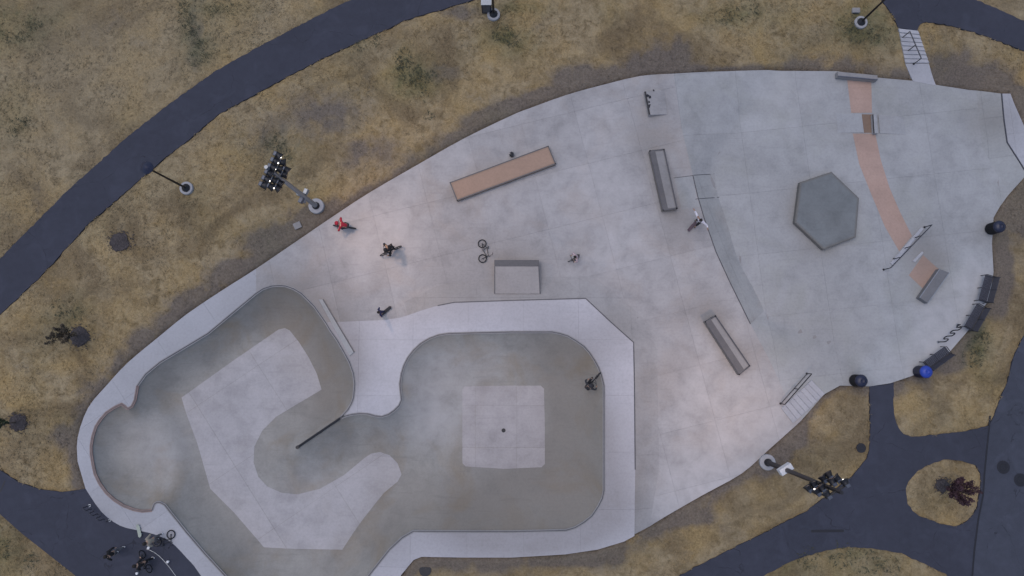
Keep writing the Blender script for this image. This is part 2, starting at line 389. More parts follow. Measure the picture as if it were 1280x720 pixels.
M['bark'] = plain('bark', (.10,.075,.06), .95, 0, .3, 20)
def leafmat(name, c): return plain(name, c, .75, 0, .45, 2.5)
M['leaf_brown'] = leafmat('dull_brown_leaves', (.060,.046,.030))
M['leaf_purple'] = leafmat('purple_leaves', (.050,.022,.030))
M['leaf_green'] = leafmat('dark_green_leaves', (.028,.042,.018))

# ------------------------------------------------------------------ draped sheets (ground, slabs, paths)
def cut_mesh(loops, step, ang=0.0, cell=None, org=(0, 0)):
    """triangulate outline (with holes), cut along a rotated grid; returns bmesh in the rotated frame and the two rotations"""
    ca, sa = math.cos(ang), math.sin(ang)
    fr = lambda p: (ca*(p[0]-org[0])+sa*(p[1]-org[1]), -sa*(p[0]-org[0])+ca*(p[1]-org[1]), 0)
    L = [[Vector(fr(p)) for p in lp] for lp in loops]
    flat = [v for lp in L for v in lp]
    bm = bmesh.new(); bv = [bm.verts.new(v) for v in flat]
    for t in tessellate_polygon(L):
        try: bm.faces.new([bv[i] for i in t])
        except ValueError: pass
    xs = [v.x for v in flat]; ys = [v.y for v in flat]
    lines = set()
    for lo, hi, ax in ((min(xs), max(xs), 0), (min(ys), max(ys), 1)):
        for k in range(math.ceil(lo/step), math.floor(hi/step)+1): lines.add((ax, round(k*step, 5)))
        if cell:
            for k in range(math.ceil(lo/cell), math.floor(hi/cell)+1): lines.add((ax, round(k*cell, 5)))
    for ax, c in sorted(lines):
        no = (1, 0, 0) if ax == 0 else (0, 1, 0)
        bmesh.ops.bisect_plane(bm, geom=bm.verts[:]+bm.edges[:]+bm.faces[:], dist=1e-4, plane_co=(c, 0, 0) if ax == 0 else (0, c, 0), plane_no=no)
    back = lambda x, y: (ca*x-sa*y+org[0], sa*x+ca*y+org[1])
    return bm, back
def dirt_shade_attr(me, X, Y):
    k = .3 if me.name.startswith('floor_slab') else 1.0      # floors take less of the stains and wall shade
    a = me.attributes.new('dirt_shade', 'FLOAT', 'POINT'); a.data.foreach_set('value', (k*np.clip(dirt_shade_at(X, Y), -.6, .62)).astype(np.float32))
def sheet_from(bmfaces, back, zfun, dz, skirt, name, mat, parent, gap=None, smooth=True):
    idx = {}; XY = []; faces = []; ec = {}
    for f in bmfaces:
        ids = []
        for v in f.verts:
            if v.index not in idx:
                idx[v.index] = len(XY)
                x, y = v.co.x, v.co.y
                if gap:
                    x0, y0, c, g = gap
                    if abs(x-x0) < 1e-3: x += g
                    elif abs(x-x0-c) < 1e-3: x -= g
                    if abs(y-y0) < 1e-3: y += g
                    elif abs(y-y0-c) < 1e-3: y -= g
                XY.append(back(x, y))
            ids.append(idx[v.index])
        if f.normal.z < 0: ids = ids[::-1]
        faces.append(tuple(ids))
        for a, b in zip(ids, ids[1:]+ids[:1]):
            ec[(a, b)] = 1
    X = np.array([p[0] for p in XY]); Y = np.array([p[1] for p in XY]); Z = zfun(X, Y)+dz
    n = len(XY); verts = list(zip(X, Y, Z))
    if skirt:
        bd = [e for e in ec if (e[1], e[0]) not in ec]
        low = {}
        for a, b in bd:
            for q in (a, b):
                if q not in low: low[q] = len(verts); verts.append((X[q], Y[q], Z[q]-skirt))
            faces.append((b, a, low[a], low[b]))
    o = mesh_obj(name, verts, faces, mat, parent)
    if smooth: set_smooth(o, 50)
    va = np.array(verts); dirt_shade_attr(o.data, va[:, 0], va[:, 1])
    return o
def sheet(name, loops, mat, step=.5, zfun=level, dz=0.0, skirt=.3, parent=None, ang=0.0):
    bm, back = cut_mesh(loops, step, ang); bm.faces.ensure_lookup_table(); bm.normal_update(); bm.verts.index_update()
    o = sheet_from(bm.faces, back, zfun, dz, skirt, name, mat, parent); bm.free(); return o
def slabs(parent, loops, mat, cell, ang=0.0, step=.4, org=(0, 0), zfun=level, name='concrete_slab', gap=.0035, dz=0.0):
    bm, back = cut_mesh(loops, step, ang, cell, org); bm.normal_update(); bm.verts.index_update()
    groups = {}
    for f in bm.faces:
        if f.calc_area() < 1e-6: continue
        c = f.calc_center_median(); groups.setdefault((math.floor(c.x/cell), math.floor(c.y/cell)), []).append(f)
    for (i, j), fs in groups.items():
        sheet_from(fs, back, zfun, dz, .028, name, mat, parent, (i*cell, j*cell, cell, gap))
    bm.free()
# stains on the concrete plus shade painted onto the bowl walls: (photo x, y, radius in metres, amount)
DIRT_SHADES = [(805,182,1.6,.5),(845,280,1.7,.35),(880,388,1.4,.45),(660,358,3.0,.25),(560,362,2.4,.3),(770,408,1.6,.35),(1085,155,.8,.35),(1155,310,1.4,.45),
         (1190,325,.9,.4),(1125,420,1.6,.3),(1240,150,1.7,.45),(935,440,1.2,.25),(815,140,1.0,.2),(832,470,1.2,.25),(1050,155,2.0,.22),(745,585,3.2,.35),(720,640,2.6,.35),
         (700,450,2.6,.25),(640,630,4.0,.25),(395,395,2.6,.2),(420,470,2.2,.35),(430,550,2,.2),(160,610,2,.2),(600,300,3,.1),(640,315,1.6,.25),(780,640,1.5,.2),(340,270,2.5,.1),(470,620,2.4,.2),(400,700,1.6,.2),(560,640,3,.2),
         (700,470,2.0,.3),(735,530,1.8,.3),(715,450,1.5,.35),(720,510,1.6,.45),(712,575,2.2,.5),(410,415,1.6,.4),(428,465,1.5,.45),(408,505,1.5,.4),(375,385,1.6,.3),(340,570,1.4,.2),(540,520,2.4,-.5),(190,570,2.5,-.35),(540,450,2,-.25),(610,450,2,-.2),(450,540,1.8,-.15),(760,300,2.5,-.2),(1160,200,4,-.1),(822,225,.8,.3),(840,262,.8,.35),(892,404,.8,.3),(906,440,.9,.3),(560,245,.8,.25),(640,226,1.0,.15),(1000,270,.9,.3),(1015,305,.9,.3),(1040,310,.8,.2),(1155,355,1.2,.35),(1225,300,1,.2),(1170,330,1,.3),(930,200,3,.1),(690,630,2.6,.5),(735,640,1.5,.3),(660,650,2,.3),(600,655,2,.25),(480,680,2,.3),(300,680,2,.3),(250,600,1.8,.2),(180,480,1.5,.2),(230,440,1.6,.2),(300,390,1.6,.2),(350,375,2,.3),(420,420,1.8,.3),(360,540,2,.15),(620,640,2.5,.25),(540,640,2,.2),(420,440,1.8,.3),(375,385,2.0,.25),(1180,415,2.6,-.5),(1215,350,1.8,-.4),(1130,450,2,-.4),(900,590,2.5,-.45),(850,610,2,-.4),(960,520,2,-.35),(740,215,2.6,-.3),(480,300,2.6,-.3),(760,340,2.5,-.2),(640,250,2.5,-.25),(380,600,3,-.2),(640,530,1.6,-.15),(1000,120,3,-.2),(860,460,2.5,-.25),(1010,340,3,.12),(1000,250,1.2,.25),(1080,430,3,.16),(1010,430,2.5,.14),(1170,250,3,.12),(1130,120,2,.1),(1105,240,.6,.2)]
wDIRT_SHADE = [(*P(x, y, -.3), r, a) for x, y, r, a in DIRT_SHADES]
def dirt_shade_at(X, Y):
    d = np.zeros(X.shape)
    for x, y, r, a in wDIRT_SHADE: d = d+a*np.exp(-((X-x)**2+(Y-y)**2)/(r*r))
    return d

plaza_w_loop = GP(TOP[24:]+CREST[1:]+BOT[1:]+BFOOT[::-1][1:]+BLINE[:1]+[(500,397),(480,400)]+LIP_N[::-1][:9])
plaza_e_loop = GP(CREST[:3]+CFOOT+CREST[7:]+EASTB[::-1][0:]+[(1245,215),(1228,185),(1224,150)]+TOP2[::-1])
strip_loop = GP(CREST[2:8]+CFOOT[::-1])
bank_e_loop = GP([(1220,113)]+ECREST+[(1280,222),(1262,242),(1245,215),(1228,185),(1224,150)])
plat_loop = GP([(1263,117),(1268,130),(1280,157),(1300,195)]+ECREST[::-1])
deckbank_loop = GP(BLINE+BFOOT[::-1])
deck_loop = GP([(407,403),(480,400),(500,397)]+BLINE+DBOT+[(373,795),(373,762)]+LIP_P[::-1]+LIP_E[::-1][1:-1])
ring_loop = GP(TOP[:25]+LIP_N[:5][::-1]+LIP_C[::-1][1:]+LIP_W[::-1][1:]+[(373,762),(373,795)]+WEST)
HULL = GP(TOP+TOP2+[(1252,115.5),(1263,117),(1268,130),(1280,157),(1300,195),(1280,222)]+EASTB+BOT+DBOT+WEST)

def concrete_area(name, loop, mat, cell, ang, org, lab):
    base = sheet(name, [loop], M['joint'], .45, level, -.024, .5, None, ang); tag(base, kind='structure'); base['label'] = lab
    slabs(base, [loop], mat, cell, ang, .4, org)
    return base
concrete_area('plaza', plaza_w_loop, M['plaza_w'], 3.5, R(14), (.6, .4), 'grey concrete skate plaza around the bowls')
concrete_area('plaza', plaza_e_loop, M['plaza_e'], 4.0, R(6), (.2, .9), 'blue grey concrete skate plaza at the right')
concrete_area('bank', strip_loop, M['bank'], 3.0, R(20), (0, 0), 'curved darker bank between the two plaza levels')
concrete_area('bank', bank_e_loop, M['bank'], 2.6, R(4), (.3, .2), 'short bank at the far right end of the plaza')
concrete_area('platform', plat_loop, M['ringdeck'], 3.0, R(4), (0, 0), 'pale raised platform at the right tip of the park')
concrete_area('bank', deckbank_loop, M['dbank'], 3.2, 0, (1.0, .5), 'dark sloped bank around the raised bowl deck')
concrete_area('deck', deck_loop, M['deck'], 3.4, 0, (.7, 1.1), 'white raised deck around the square bowl')
concrete_area('deck', ring_loop, M['ringdeck'], 3.6, R(35), (0, 1.0), 'pale deck ringing the left bowl')

# the bowl: one continuous shell; the flat floors are slabs of their own
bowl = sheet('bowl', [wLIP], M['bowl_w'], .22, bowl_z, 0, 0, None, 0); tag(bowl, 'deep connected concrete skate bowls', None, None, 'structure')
inner_lips = [GP(LIP_N+LIP_E[1:]), GP(LIP_P), GP(LIP_W), GP(LIP_C)]
for fl, z, mt, cell, ang in ((wF[0], ZF[0], M['floor'], 4.6, R(34)), (wF[1], ZF[1], M['floor2'], 2.6, 0)):
    slabs(bowl, [fl], mt, cell, ang, 2.0, (.3, -.4), lambda X, Y: bowl_z(X, Y)*0+z, 'floor_slab', .008, .008)
def ribbon(name, pts, w, zoff, mat, parent=None, th=.03, zf=level, side=0.0):
    """a low flat strip of width w following a line on the ground"""
    n = len(pts); V = []; F = []
    for i in range(n):
        a = Vector(pts[max(0, i-1)]); b = Vector(pts[min(n-1, i+1)]); t = (b-a).normalized(); nn = Vector((-t.y, t.x))
        p = Vector(pts[i])+nn*side; z = float(zf(np.array([p.x]), np.array([p.y]))[0])+zoff
        l_, r_ = p+nn*w/2, p-nn*w/2
        V += [(l_.x, l_.y, z-th), (l_.x, l_.y, z), (r_.x, r_.y, z), (r_.x, r_.y, z-th)]
    for i in range(n-1):
        k = 4*i
        for j in range(3): F.append((k+j, k+4+j, k+5+j, k+1+j))
    F += [(0, 1, 2, 3), (4*n-1, 4*n-2, 4*n-3, 4*n-4)]
    return mesh_obj(name, V, F, mat, parent)
def dense(pts, d=.4):
    out = []
    for a, b in zip(pts[:-1], pts[1:]):
        n = max(1, int(math.dist(a, b)/d))
        out += [(a[0]+(b[0]-a[0])*i/n, a[1]+(b[1]-a[1])*i/n) for i in range(n)]
    return out+[pts[-1]]
zlip = lambda X, Y: DECK*sstep(XS0, XS1, X)
M['coping'] = concrete('coping_concrete', (.27,.265,.27), .12, 0)
for ki, lp in enumerate(inner_lips):
    if ki < 3: ribbon('coping_band', dense(lp), .16, .014, M['coping'], bowl, .05, zlip, 0)
    mb = MB(); mb.tube([(x, y, float(zlip(np.array([x]), y))-.005) for x, y in dense(lp)], .035, 6); mb.build('coping_pipe', M['steel'], bowl)
ribbon('coping_band', dense(inner_lips[3], .25), .17, .02, M['redbrick'], bowl, .06, zlip)
mb = MB(); mb.tube([(x, y, .0) for x, y in dense(wSPINE)], [.075]*len(dense(wSPINE)), 8)
mb.tube([(wSPINE[-1][0], wSPINE[-1][1], -.1), (wSPINE[-1][0], wSPINE[-1][1], .08)], .11, 8)
mb.build('spine_coping', M['darksteel'], bowl)
dr = MB(); q = P(629.5,538,ZF[1]); dr.lathe([(.13,.009),(.13,.02),(.10,.022),(.09,.012),(0,.012)], (q[0], q[1], ZF[1]), 12); dr.build('drain', M['darksteel'], bowl)

# steel edges along the banks
def edge(name, pts, label, w=.07, mat=None, z=.012):
    o = ribbon(name, dense(GP(pts)), w, z, mat or M['steel'], None, .03); return tag(o, label, 'steel edge')
edge('steel_edge', CREST[2:8], 'thin dark steel edge along the crest of the curved bank', .055, M['steel'])
for pts_, mt_, lab_ in (([(843,222.5),(866,219.5),(876,258),(852,262)], 'ringdeck', 'pale concrete panel between the ledge and the curved bank'),):
    o = sheet('concrete_panel', [GP(pts_)], M['plaza_e'], .5, level, .005, .01); o['kind'] = 'structure'; o['label'] = lab_
for pts_ in ([(869,249),(899,246.5)], [(842,222.5),(866,219.5)], [(867,219),(893,217)]):
    o = ribbon('joint_line', dense(GP(pts_), .2), .035, .009, M['steel']); o['kind'] = 'structure'
edge('steel_edge', BLINE[2:10], 'long dark steel edge around the white raised deck', .065, M['steel'])
edge('steel_edge', ECREST, 'dark steel edge along the pale platform at the right tip', .08)

# pink inlaid paths
M['pinkdark'] = concrete('worn_pink_concrete', (.25,.165,.12), .2, .02)
def pink(pts, lab, mat='pink'):
    o = sheet('pink_path', [GP(pts)], M[mat], .5, level, .006, .01); o['kind'] = 'structure'; o['label'] = lab
pink([(1059,100),(1089,101),(1090,141),(1064,141)], 'pink concrete band running down from the bench')
pink([(1077,143),(1090,143),(1091,166),(1080,166)], 'narrow dark pink strip beside the kerb block', 'pinkdark')
pink([(1066,167),(1094,167),(1101,200),(1112,235),(1125,265),(1140,295),(1124,314),(1106,283),(1088,240),(1074,205)], 'long curving pink concrete band')
pink([(1136,344),(1154,319),(1176,339),(1159,366)], 'small pink concrete patch by the dark ledge')

# ------------------------------------------------------------------ asphalt
PATH_N = [(-120,440),(-50,372),(0,323),(82,240),(160,170),(207,133),(267,90),(320,60),(373,32),(432,2),(520,-34),(640,-64),(800,-77),(960,-67),(1100,-40),(1180,-15),(1227,2),(1250,12),(1280,26),(1420,90),
          (1420,140),(1280,63),(1227,43),(1200,35),(1180,30),(1157,27),(1149,31),(1147,38),(1123,35),(1117,20),(1103,0),(1080,-14),(960,-30),(800,-38),(680,-24),(580,3),(507,25),(453,50),(413,68),(366,92),(320,117),(273,143),(233,177),(200,202),(157,240),(110,280),(53,343),(0,393),(-60,460),(-120,530)]
PATH_W = [(-120,520),(-40,570),(0,588),(23,603),(50,612),(77,615),(95,613),(107,611)]+WEST[::-1][1:]+[(292,800),(160,800),(93,719),(60,693),(27,667),(0,643),(-60,600),(-120,560)]
PATH_E = [(700,790),(790,745),(847,721),(893,697),(960,664),(1010,638),(1032,622),(1050,608),(1066,595),(1077,583),(1084,573),(1087,563),(1088,530),(1087,483),(1117,479),(1117,505),(1119,522),(1123,535),(1130,543),(1140,546),(1173,543),(1213,538),(1237,532),(1234,560),(1231,590),(1229,620),(1223,650),(1218,690),(1214,730),(1212,790),(1190,790),(1190,735),(1183,718),(1160,707),(1127,692),(1093,686),(1060,684),(1033,688),(993,700),(960,717),(920,742),(850,790)]
ISLE = [(1133,610),(1135,603),(1140,597),(1148,589),(1157,583),(1168,578),(1180,575),(1192,574.5),(1203,576),(1212,579),(1220,582),(1226,592),(1226,604),(1225,620),(1222,634),(1217,643),(1207,653),(1200,657),(1193,658),(1177,655),(1163,650),(1150,645),(1141,638),(1135,630),(1133,620)]
ROAD = [(1237,532),(1243,520),(1253,493),(1260,477),(1267,447),(1280,420),(1320,370),(1440,300),(1440,790),(1212,790),(1214,730),(1218,690),(1223,650),(1229,620),(1231,590),(1234,560)]
def ragged(pts, a=.035):
    q = dense(pts+pts[:1], .22)[:-1]
    return [(x+random.uniform(-a, a), y+random.uniform(-a, a)) for x, y in q]
wPN, wPW, wPE, wIS, wRD = ragged(GP(PATH_N)), GP(PATH_W), ragged(GP(PATH_E), .03), ragged(GP(ISLE)), GP(ROAD)
for nm, lp, mt, lab in (('footpath', [wPN], M['asphalt'], 'dark curving asphalt footpath above the park'), ('footpath', [wPW], M['asphalt'], 'asphalt path at the lower left beside the bowl deck'),
                        ('footpath', [wPE, wIS], M['asphalt'], 'asphalt paths around the small round grass island'), ('road', [wRD], M['road'], 'wider asphalt lane at the right edge')):
    o = sheet(nm, lp, mt, 1.2, level, -.02, .25); o['kind'] = 'structure'; o['label'] = lab
o = ribbon('tar_seam', dense(GP([(1238,520),(1237,532),(1234,560),(1231,590),(1229,620),(1223,650),(1218,690),(1214,740)])), .11, -.013, M['tar']); o['kind'] = 'structure'
for pts, wd in (([(1014,664),(1055,663.5)], .16), ([(0,615),(6,601)], .07)):
    o = ribbon('tar_seam', dense(GP(pts)), wd, -.013, M['tar']); o['kind'] = 'structure'

# ------------------------------------------------------------------ terrain and dry grass
def vnoise(X, Y, s, seed):
    r = np.random.default_rng(seed).random((97, 97))
    x = X/s+40.3; y = Y/s+40.7; xi = np.floor(x).astype(int); yi = np.floor(y).astype(int); fx = x-xi; fy = y-yi
    fx = fx*fx*(3-2*fx); fy = fy*fy*(3-2*fy); g = lambda a, b: r[a % 97, b % 97]
    return (g(xi, yi)*(1-fx)+g(xi+1, yi)*fx)*(1-fy)+(g(xi, yi+1)*(1-fx)+g(xi+1, yi+1)*fx)*fy
# ground cover patches: (photo x, y, rx, ry in metres, amount)
GREEN = [(515,95,1.5,1.4,.9),(505,72,.8,.9,.6),(632,45,1.6,1.0,.75),(345,182,1.2,1.0,.6),(350,192,1.8,1.5,.4),(1075,32,2.0,1.3,1),(1100,45,1.4,.9,.8),(1225,430,.8,2.0,.9),(1222,440,.9,1.4,.6),(15,35,3.0,1.6,.8),(238,30,.8,2.4,.8),(248,60,1,1.2,.8),
         (1060,700,4,1.4,.55),(1000,705,2,1,.5),(930,18,3.0,1.0,.6),(900,20,2.5,1,.4),(645,55,1.2,1.2,.6),(80,400,1.3,1.0,.5),(15,140,1.5,1.5,.45),(5,690,1.2,1.6,.5),(450,55,1,.6,.4),(20,160,1,1.2,.5),(280,12,2.5,.6,.6),(95,385,1,1,.4),(640,8,2.5,.6,.6)]
SOIL = [(700,128,2.6,.8,.8),(740,95,2.4,.8,.9),(830,80,2.0,1.0,.9),(640,140,1.8,.8,.6),(850,60,.8,.9,.7),(400,145,3,2,.45),(470,190,2.2,1.2,.45),(340,170,2,1.6,.4),(1215,100,3.0,1.2,.9),(1260,130,1.2,2,.9),(1190,75,1.8,1,.5),(1270,250,.9,2.4,.95),(1250,290,.6,2.6,1),(1255,330,.5,2,1),(1248,370,.5,1.5,1),(400,140,2.5,1.2,.5),(240,30,.3,2,.6),
        (1246,340,.4,2,.8),(985,548,1.6,1.0,.7),(950,580,1.5,.8,.7),(830,650,3.0,.5,.7),(880,650,1.5,.6,.4),(345,300,2.2,1,.9),(300,338,2,.7,.7),(240,380,2,.7,.6),(550,90,1.4,.7,.4),(580,15,1.4,.5,.6),(1150,565,.5,.4,.2),(390,275,1.6,1.0,.9),(1190,450,1,.7,.8),(1215,415,.7,1,.6),(530,700,1.2,.4,.5),(700,702,3,.3,.5),(1245,220,1,1,.5),(938,500,.1,.1,.0),(180,430,1,.6,.4),(245,50,.5,2.2,.5),(100,560,.7,1.4,.3),(75,540,.8,.7,.5),(600,150,1.2,.6,.5),(1030,640,1,1,.1)]
GREY = [(120,90,9,5,.55),(300,40,8,3,.35),(60,150,7,6,.45),(210,45,5,4,.45),(1270,15,4,2,.4)]
wG, wS, wY = ([(*G(a, b)[:2], c, d, e) for a, b, c, d, e in L] for L in (GREEN, SOIL, GREY))
def blobs(X, Y, L):
    m = np.zeros(X.shape)
    for x, y, rx, ry, a in L: m = np.maximum(m, a*np.exp(-(((X-x)/rx)**2+((Y-y)/ry)**2)))
    return m
hullc = HULL+HULL[:1]
def cover(X, Y, dh):
    n1 = vnoise(X, Y, 1.1, 3); n2 = vnoise(X, Y, .45, 4); n3 = vnoise(X, Y, 3.5, 5)
    soil = blobs(X, Y, wS)+.75*np.exp(-(dh/(.35+.9*n3))**2)*(n1*.7+.5)
    soil = 1.2*soil*(.5+.9*n2)
    soil = soil+.35*(np.clip(n1-.62, 0, 1)*2)*(n3 > .4)
    green = blobs(X, Y, wG)*(.35+.9*n2)+.22*np.clip(vnoise(X, Y, 2.4, 8)-.6, 0, 1)*2
    return np.stack([np.clip(soil, 0, 1), np.clip(green, 0, 1), np.clip(blobs(X, Y, wY), 0, 1), np.ones_like(X)], -1)
def axis(lo, hi, step, far):
    a = list(np.arange(lo, hi+step/2, step)); s = step; l_, h_ = a[0], a[-1]
    pre, post = [], []
    while h_ < far: s *= 1.35; h_ += s; l_ -= s; post.append(h_); pre.append(l_)
    return np.array(pre[::-1]+a+post)
gx = axis(-42, 42, .3, 900); gy = axis(-24, 30, .3, 900)
XX, YY = np.meshgrid(gx, gy); xf, yf = XX.ravel(), YY.ravel()
dh = seg_dist(xf, yf, hullc); inh = inside(xf, yf, HULL)
zz = level(np.clip(xf, -60, 60), np.clip(yf, -60, 60))-.05
onpath = inside(xf, yf, wPN) | inside(xf, yf, wPW) | (inside(xf, yf, wPE) & ~inside(xf, yf, wIS)) | inside(xf, yf, wRD)
bump = (vnoise(xf, yf, .8, 1)-.5)*.05+(vnoise(xf, yf, 3, 2)-.5)*.06
zz = zz+np.where(onpath, -.12, np.clip(bump, -.05, .035))
zz = np.where(inh & (dh > .5), -3.6, np.where(inh, zz-.35-dh, zz))
nx, ny = len(gx), len(gy)
I = np.arange(nx*ny).reshape(ny, nx)
quads = np.stack([I[:-1, :-1], I[:-1, 1:], I[1:, 1:], I[1:, :-1]], -1).reshape(-1, 4)
me = bpy.data.meshes.new('ground'); me.from_pydata(np.stack([xf, yf, zz], -1).tolist(), [], quads.tolist()); me.update()
me.materials.append(M['ground']); me.polygons.foreach_set('use_smooth', [True]*len(me.polygons))
ca_ = me.attributes.new('cover', 'FLOAT_COLOR', 'POINT'); ca_.data.foreach_set('color', cover(xf, yf, dh).astype(np.float32).ravel())
gob = bpy.data.objects.new('ground', me); COL.objects.link(gob); tag(gob, 'dry tan grass ground around the skate park', None, None, 'structure')

def tufts(N):
    X = RNG.uniform(-40, 40, N); Y = RNG.uniform(-18, 26, N)
    ok = ~inside(X, Y, HULL) & ~(inside(X, Y, wPN) | inside(X, Y, wPW) | (inside(X, Y, wPE) & ~inside(X, Y, wIS)) | inside(X, Y, wRD))
    X, Y = X[ok], Y[ok]; d = seg_dist(X, Y, hullc); cv = cover(X, Y, d)
    keep = (RNG.random(len(X)) > cv[:, 0]*.8) & (RNG.random(len(X)) < .35+.65*vnoise(X, Y, .9, 11)+cv[:, 1]*.4)
    X, Y, cv = X[keep], Y[keep], cv[keep]; n = len(X); Z = level(X, Y)-.05
    hgt = RNG.uniform(.035, .085, n)*(1+cv[:, 1]*1.0); V = []; Fc = []; C = []
    nb = 4
    a0 = RNG.uniform(0, 6.28, n)
    vs = np.zeros((n, nb, 3, 3))
    for k in range(nb):
        a = a0+k*6.28/nb+RNG.uniform(-.5, .5, n); sp_ = RNG.uniform(.05, .15, n); wd = RNG.uniform(.012, .03, n)
        cx, sx = np.cos(a), np.sin(a)
        vs[:, k, 0] = np.stack([X-sx*wd, Y+cx*wd, Z], -1); vs[:, k, 1] = np.stack([X+sx*wd, Y-cx*wd, Z], -1)
        vs[:, k, 2] = np.stack([X+cx*sp_, Y+sx*sp_, Z+hgt*RNG.uniform(.6, 1.1, n)], -1)
    vv = vs.reshape(-1, 3); ff = np.arange(len(vv)).reshape(-1, 3)
    me = bpy.data.meshes.new('dry_grass'); me.from_pydata(vv.tolist(), [], ff.tolist()); me.update(); me.materials.append(M['tuft'])
    at = me.attributes.new('cover', 'FLOAT_COLOR', 'POINT'); at.data.foreach_set('color', np.repeat(cv, nb*3, 0).astype(np.float32).ravel())
    o = bpy.data.objects.new('dry_grass', me); COL.objects.link(o); tag(o, 'short dry grass blades', None, None, 'stuff')
tufts(110000)
def weeds():
    mb = []; F = []
    for x, y, r, n in ((228,8,.35,60),(234,22,.4,90),(238,34,.4,90),(241,46,.35,80),(246,60,.4,90),(255,70,.35,70),(243,78,.2,40),(12,48,.3,60),(28,46,.3,60),(46,30,.3,60),(38,34,.3,50),(505,70,.4,90),(502,80,.35,80),(512,92,.6,200),(524,100,.5,140),(540,95,.3,50),(530,120,.3,40),(536,145,.25,40),(628,42,.5,130),(640,50,.4,90),(345,180,.5,110),(355,195,.4,80),
                       (1075,40,.6,160),(1095,45,.5,120),(1060,30,.5,110),(1222,432,.5,110),(1215,448,.5,110),(1230,420,.4,80),(935,12,.6,120),(905,22,.5,80),(1010,697,.5,90),(1050,693,.6,110),(1085,703,.6,110),(1110,708,.5,80),(22,155,.4,60),(15,165,.3,50),(35,152,.25,40),(270,12,.4,50),(290,8,.4,50),(5,685,.4,70),(40,700,.35,60),(470,52,.3,50),(450,57,.3,40),(75,385,.4,60),(95,392,.4,60)):
        c = G(x, y)
        for k in range(int(n*.6)):
            a = random.uniform(0, 6.28); q = r*1.4*math.sqrt(random.random()); s_ = random.uniform(.03, .07)
            p = Vector((c.x+q*math.cos(a), c.y+q*math.sin(a), c.z-.03+random.uniform(.02, .2)))
            m_ = Matrix.Rotation(random.uniform(0, 6.28), 4, 'Z') @ Matrix.Rotation(random.uniform(-.9, .9), 4, 'X')
            i = len(mb); mb += [p+m_ @ Vector(v) for v in ((-s_*1.6, 0, 0), (0, -s_*.45, 0), (s_*1.6, 0, .01), (0, s_*.45, 0))]; F.append((i, i+1, i+2, i+3))
    o = mesh_obj('low_weeds', mb, F, M['weed']); tag(o, 'low dull green weeds in the dry grass', None, None, 'stuff')
M['weed'] = plain('dull_weed_leaves', (.062,.062,.035), .9, 0, .4, 2)
weeds()

# ------------------------------------------------------------------ ledges, ramps, platforms
def ledge(name, pts, h, mat, label, cat='ledge', heights=None, trims=(), inset=.02, trim_mat='steel', trim_w=.06, group=None, grime=0):
    """a concrete block traced by the corners of its top; trims = edges (i, j) that carry a steel angle"""
    tops = [G(x, y, h if heights is None else heights[i]) for i, (x, y) in enumerate(pts)]
    c = sum(tops, Vector())/len(tops); zb = min(lv(t.x, t.y) for t in tops); base = Vector((c.x, c.y, zb))
    e = empty(name, base, 0, label, cat, group)
    poly = [(t.x-base.x, t.y-base.y) for t in tops]; zt = [t.z-base.z for t in tops]
    mb = MB(); mb.prism(poly, -.12, zt if heights else sum(zt)/len(zt), inset)
    n = len(poly); dirt_shade = None
    if grime:
        top = mb.f.pop(1); ring = [mb.v[k] for k in top]; m0 = len(mb.v); cen = sum(ring, Vector())/n
        for k in range(n):
            a, b = (ring[k-1]-ring[k]).normalized(), (ring[(k+1) % n]-ring[k]).normalized()
            mb.v.append(ring[k]+(a+b)*(.16/max(.3, a.cross(b).length)))
        for k in range(n): mb.f.append((top[k], top[(k+1) % n], m0+(k+1) % n, m0+k))
        mb.f.append(tuple(range(m0, m0+n))); dirt_shade = [.75]*m0+[grime-.15]*n
    o = mb.build('block', mat, e)
    if dirt_shade: at = o.data.attributes.new('dirt_shade', 'FLOAT', 'POINT'); at.data.foreach_set('value', dirt_shade)
    H = zt if heights else [sum(zt)/len(zt)]*len(zt)
    for i, j in trims:
        a = Vector((*poly[i], H[i])); b = Vector((*poly[j], H[j])); t = (b-a); L = t.length; t.normalize()
        inn = (Vector((0, 0, 0))-(a+b)/2); inn.z = 0; inn -= t*inn.dot(t); inn.z = 0; inn.normalize()
        mb = MB(); q = [a-inn*.006, b-inn*.006, b+inn*trim_w, a+inn*trim_w]
        vs = [v+Vector((0, 0, .008)) for v in q]+[v+Vector((0, 0, -.05)) for v in q]
        mb.add(vs, [(0,1,2,3),(7,6,5,4),(0,4,5,1),(1,5,6,2),(2,6,7,3),(3,7,4,0)]); mb.build('steel_edge', M[trim_mat], e)
    return e
ledge('manual_pad', [(562,228),(685.6,182),(695,205),(571,251)], .3, M['pinkpad'], 'long low tan pink pad near the top edge of the plaza', 'manual pad', grime=.16, trims=((0,1),(1,2),(2,3),(3,0)))
def waxed(e, t, h, w):
    a, b, c, d = [G(*q, h)-e.location for q in t]; u, v = (b-a).normalized(), (d-c).normalized()
    mb = MB(); up_ = Vector((0, 0, .012)); mb.add([p+up_ for p in (a, a.lerp(b, w), d.lerp(c, w), d)]+[p-up_ for p in (a, a.lerp(b, w), d.lerp(c, w), d)], [(0,1,2,3),(7,6,5,4),(0,4,5,1),(1,5,6,2),(2,6,7,3),(3,7,4,0)]); mb.build('waxed_edge', M['wax'], e)
l1 = ledge('grind_ledge', [(811.7,188),(830.6,186),(847,261),(828.5,263.5)], .42, M['ledge'], 'long concrete ledge with steel edges just left of the curved bank top', 'ledge', grime=.25, trims=((0,3),(1,2),(0,1),(2,3)), trim_w=.09)
waxed(l1, [(812.7,188.6),(829.6,187),(845.8,260.5),(829.2,262.6)], .42, .36)
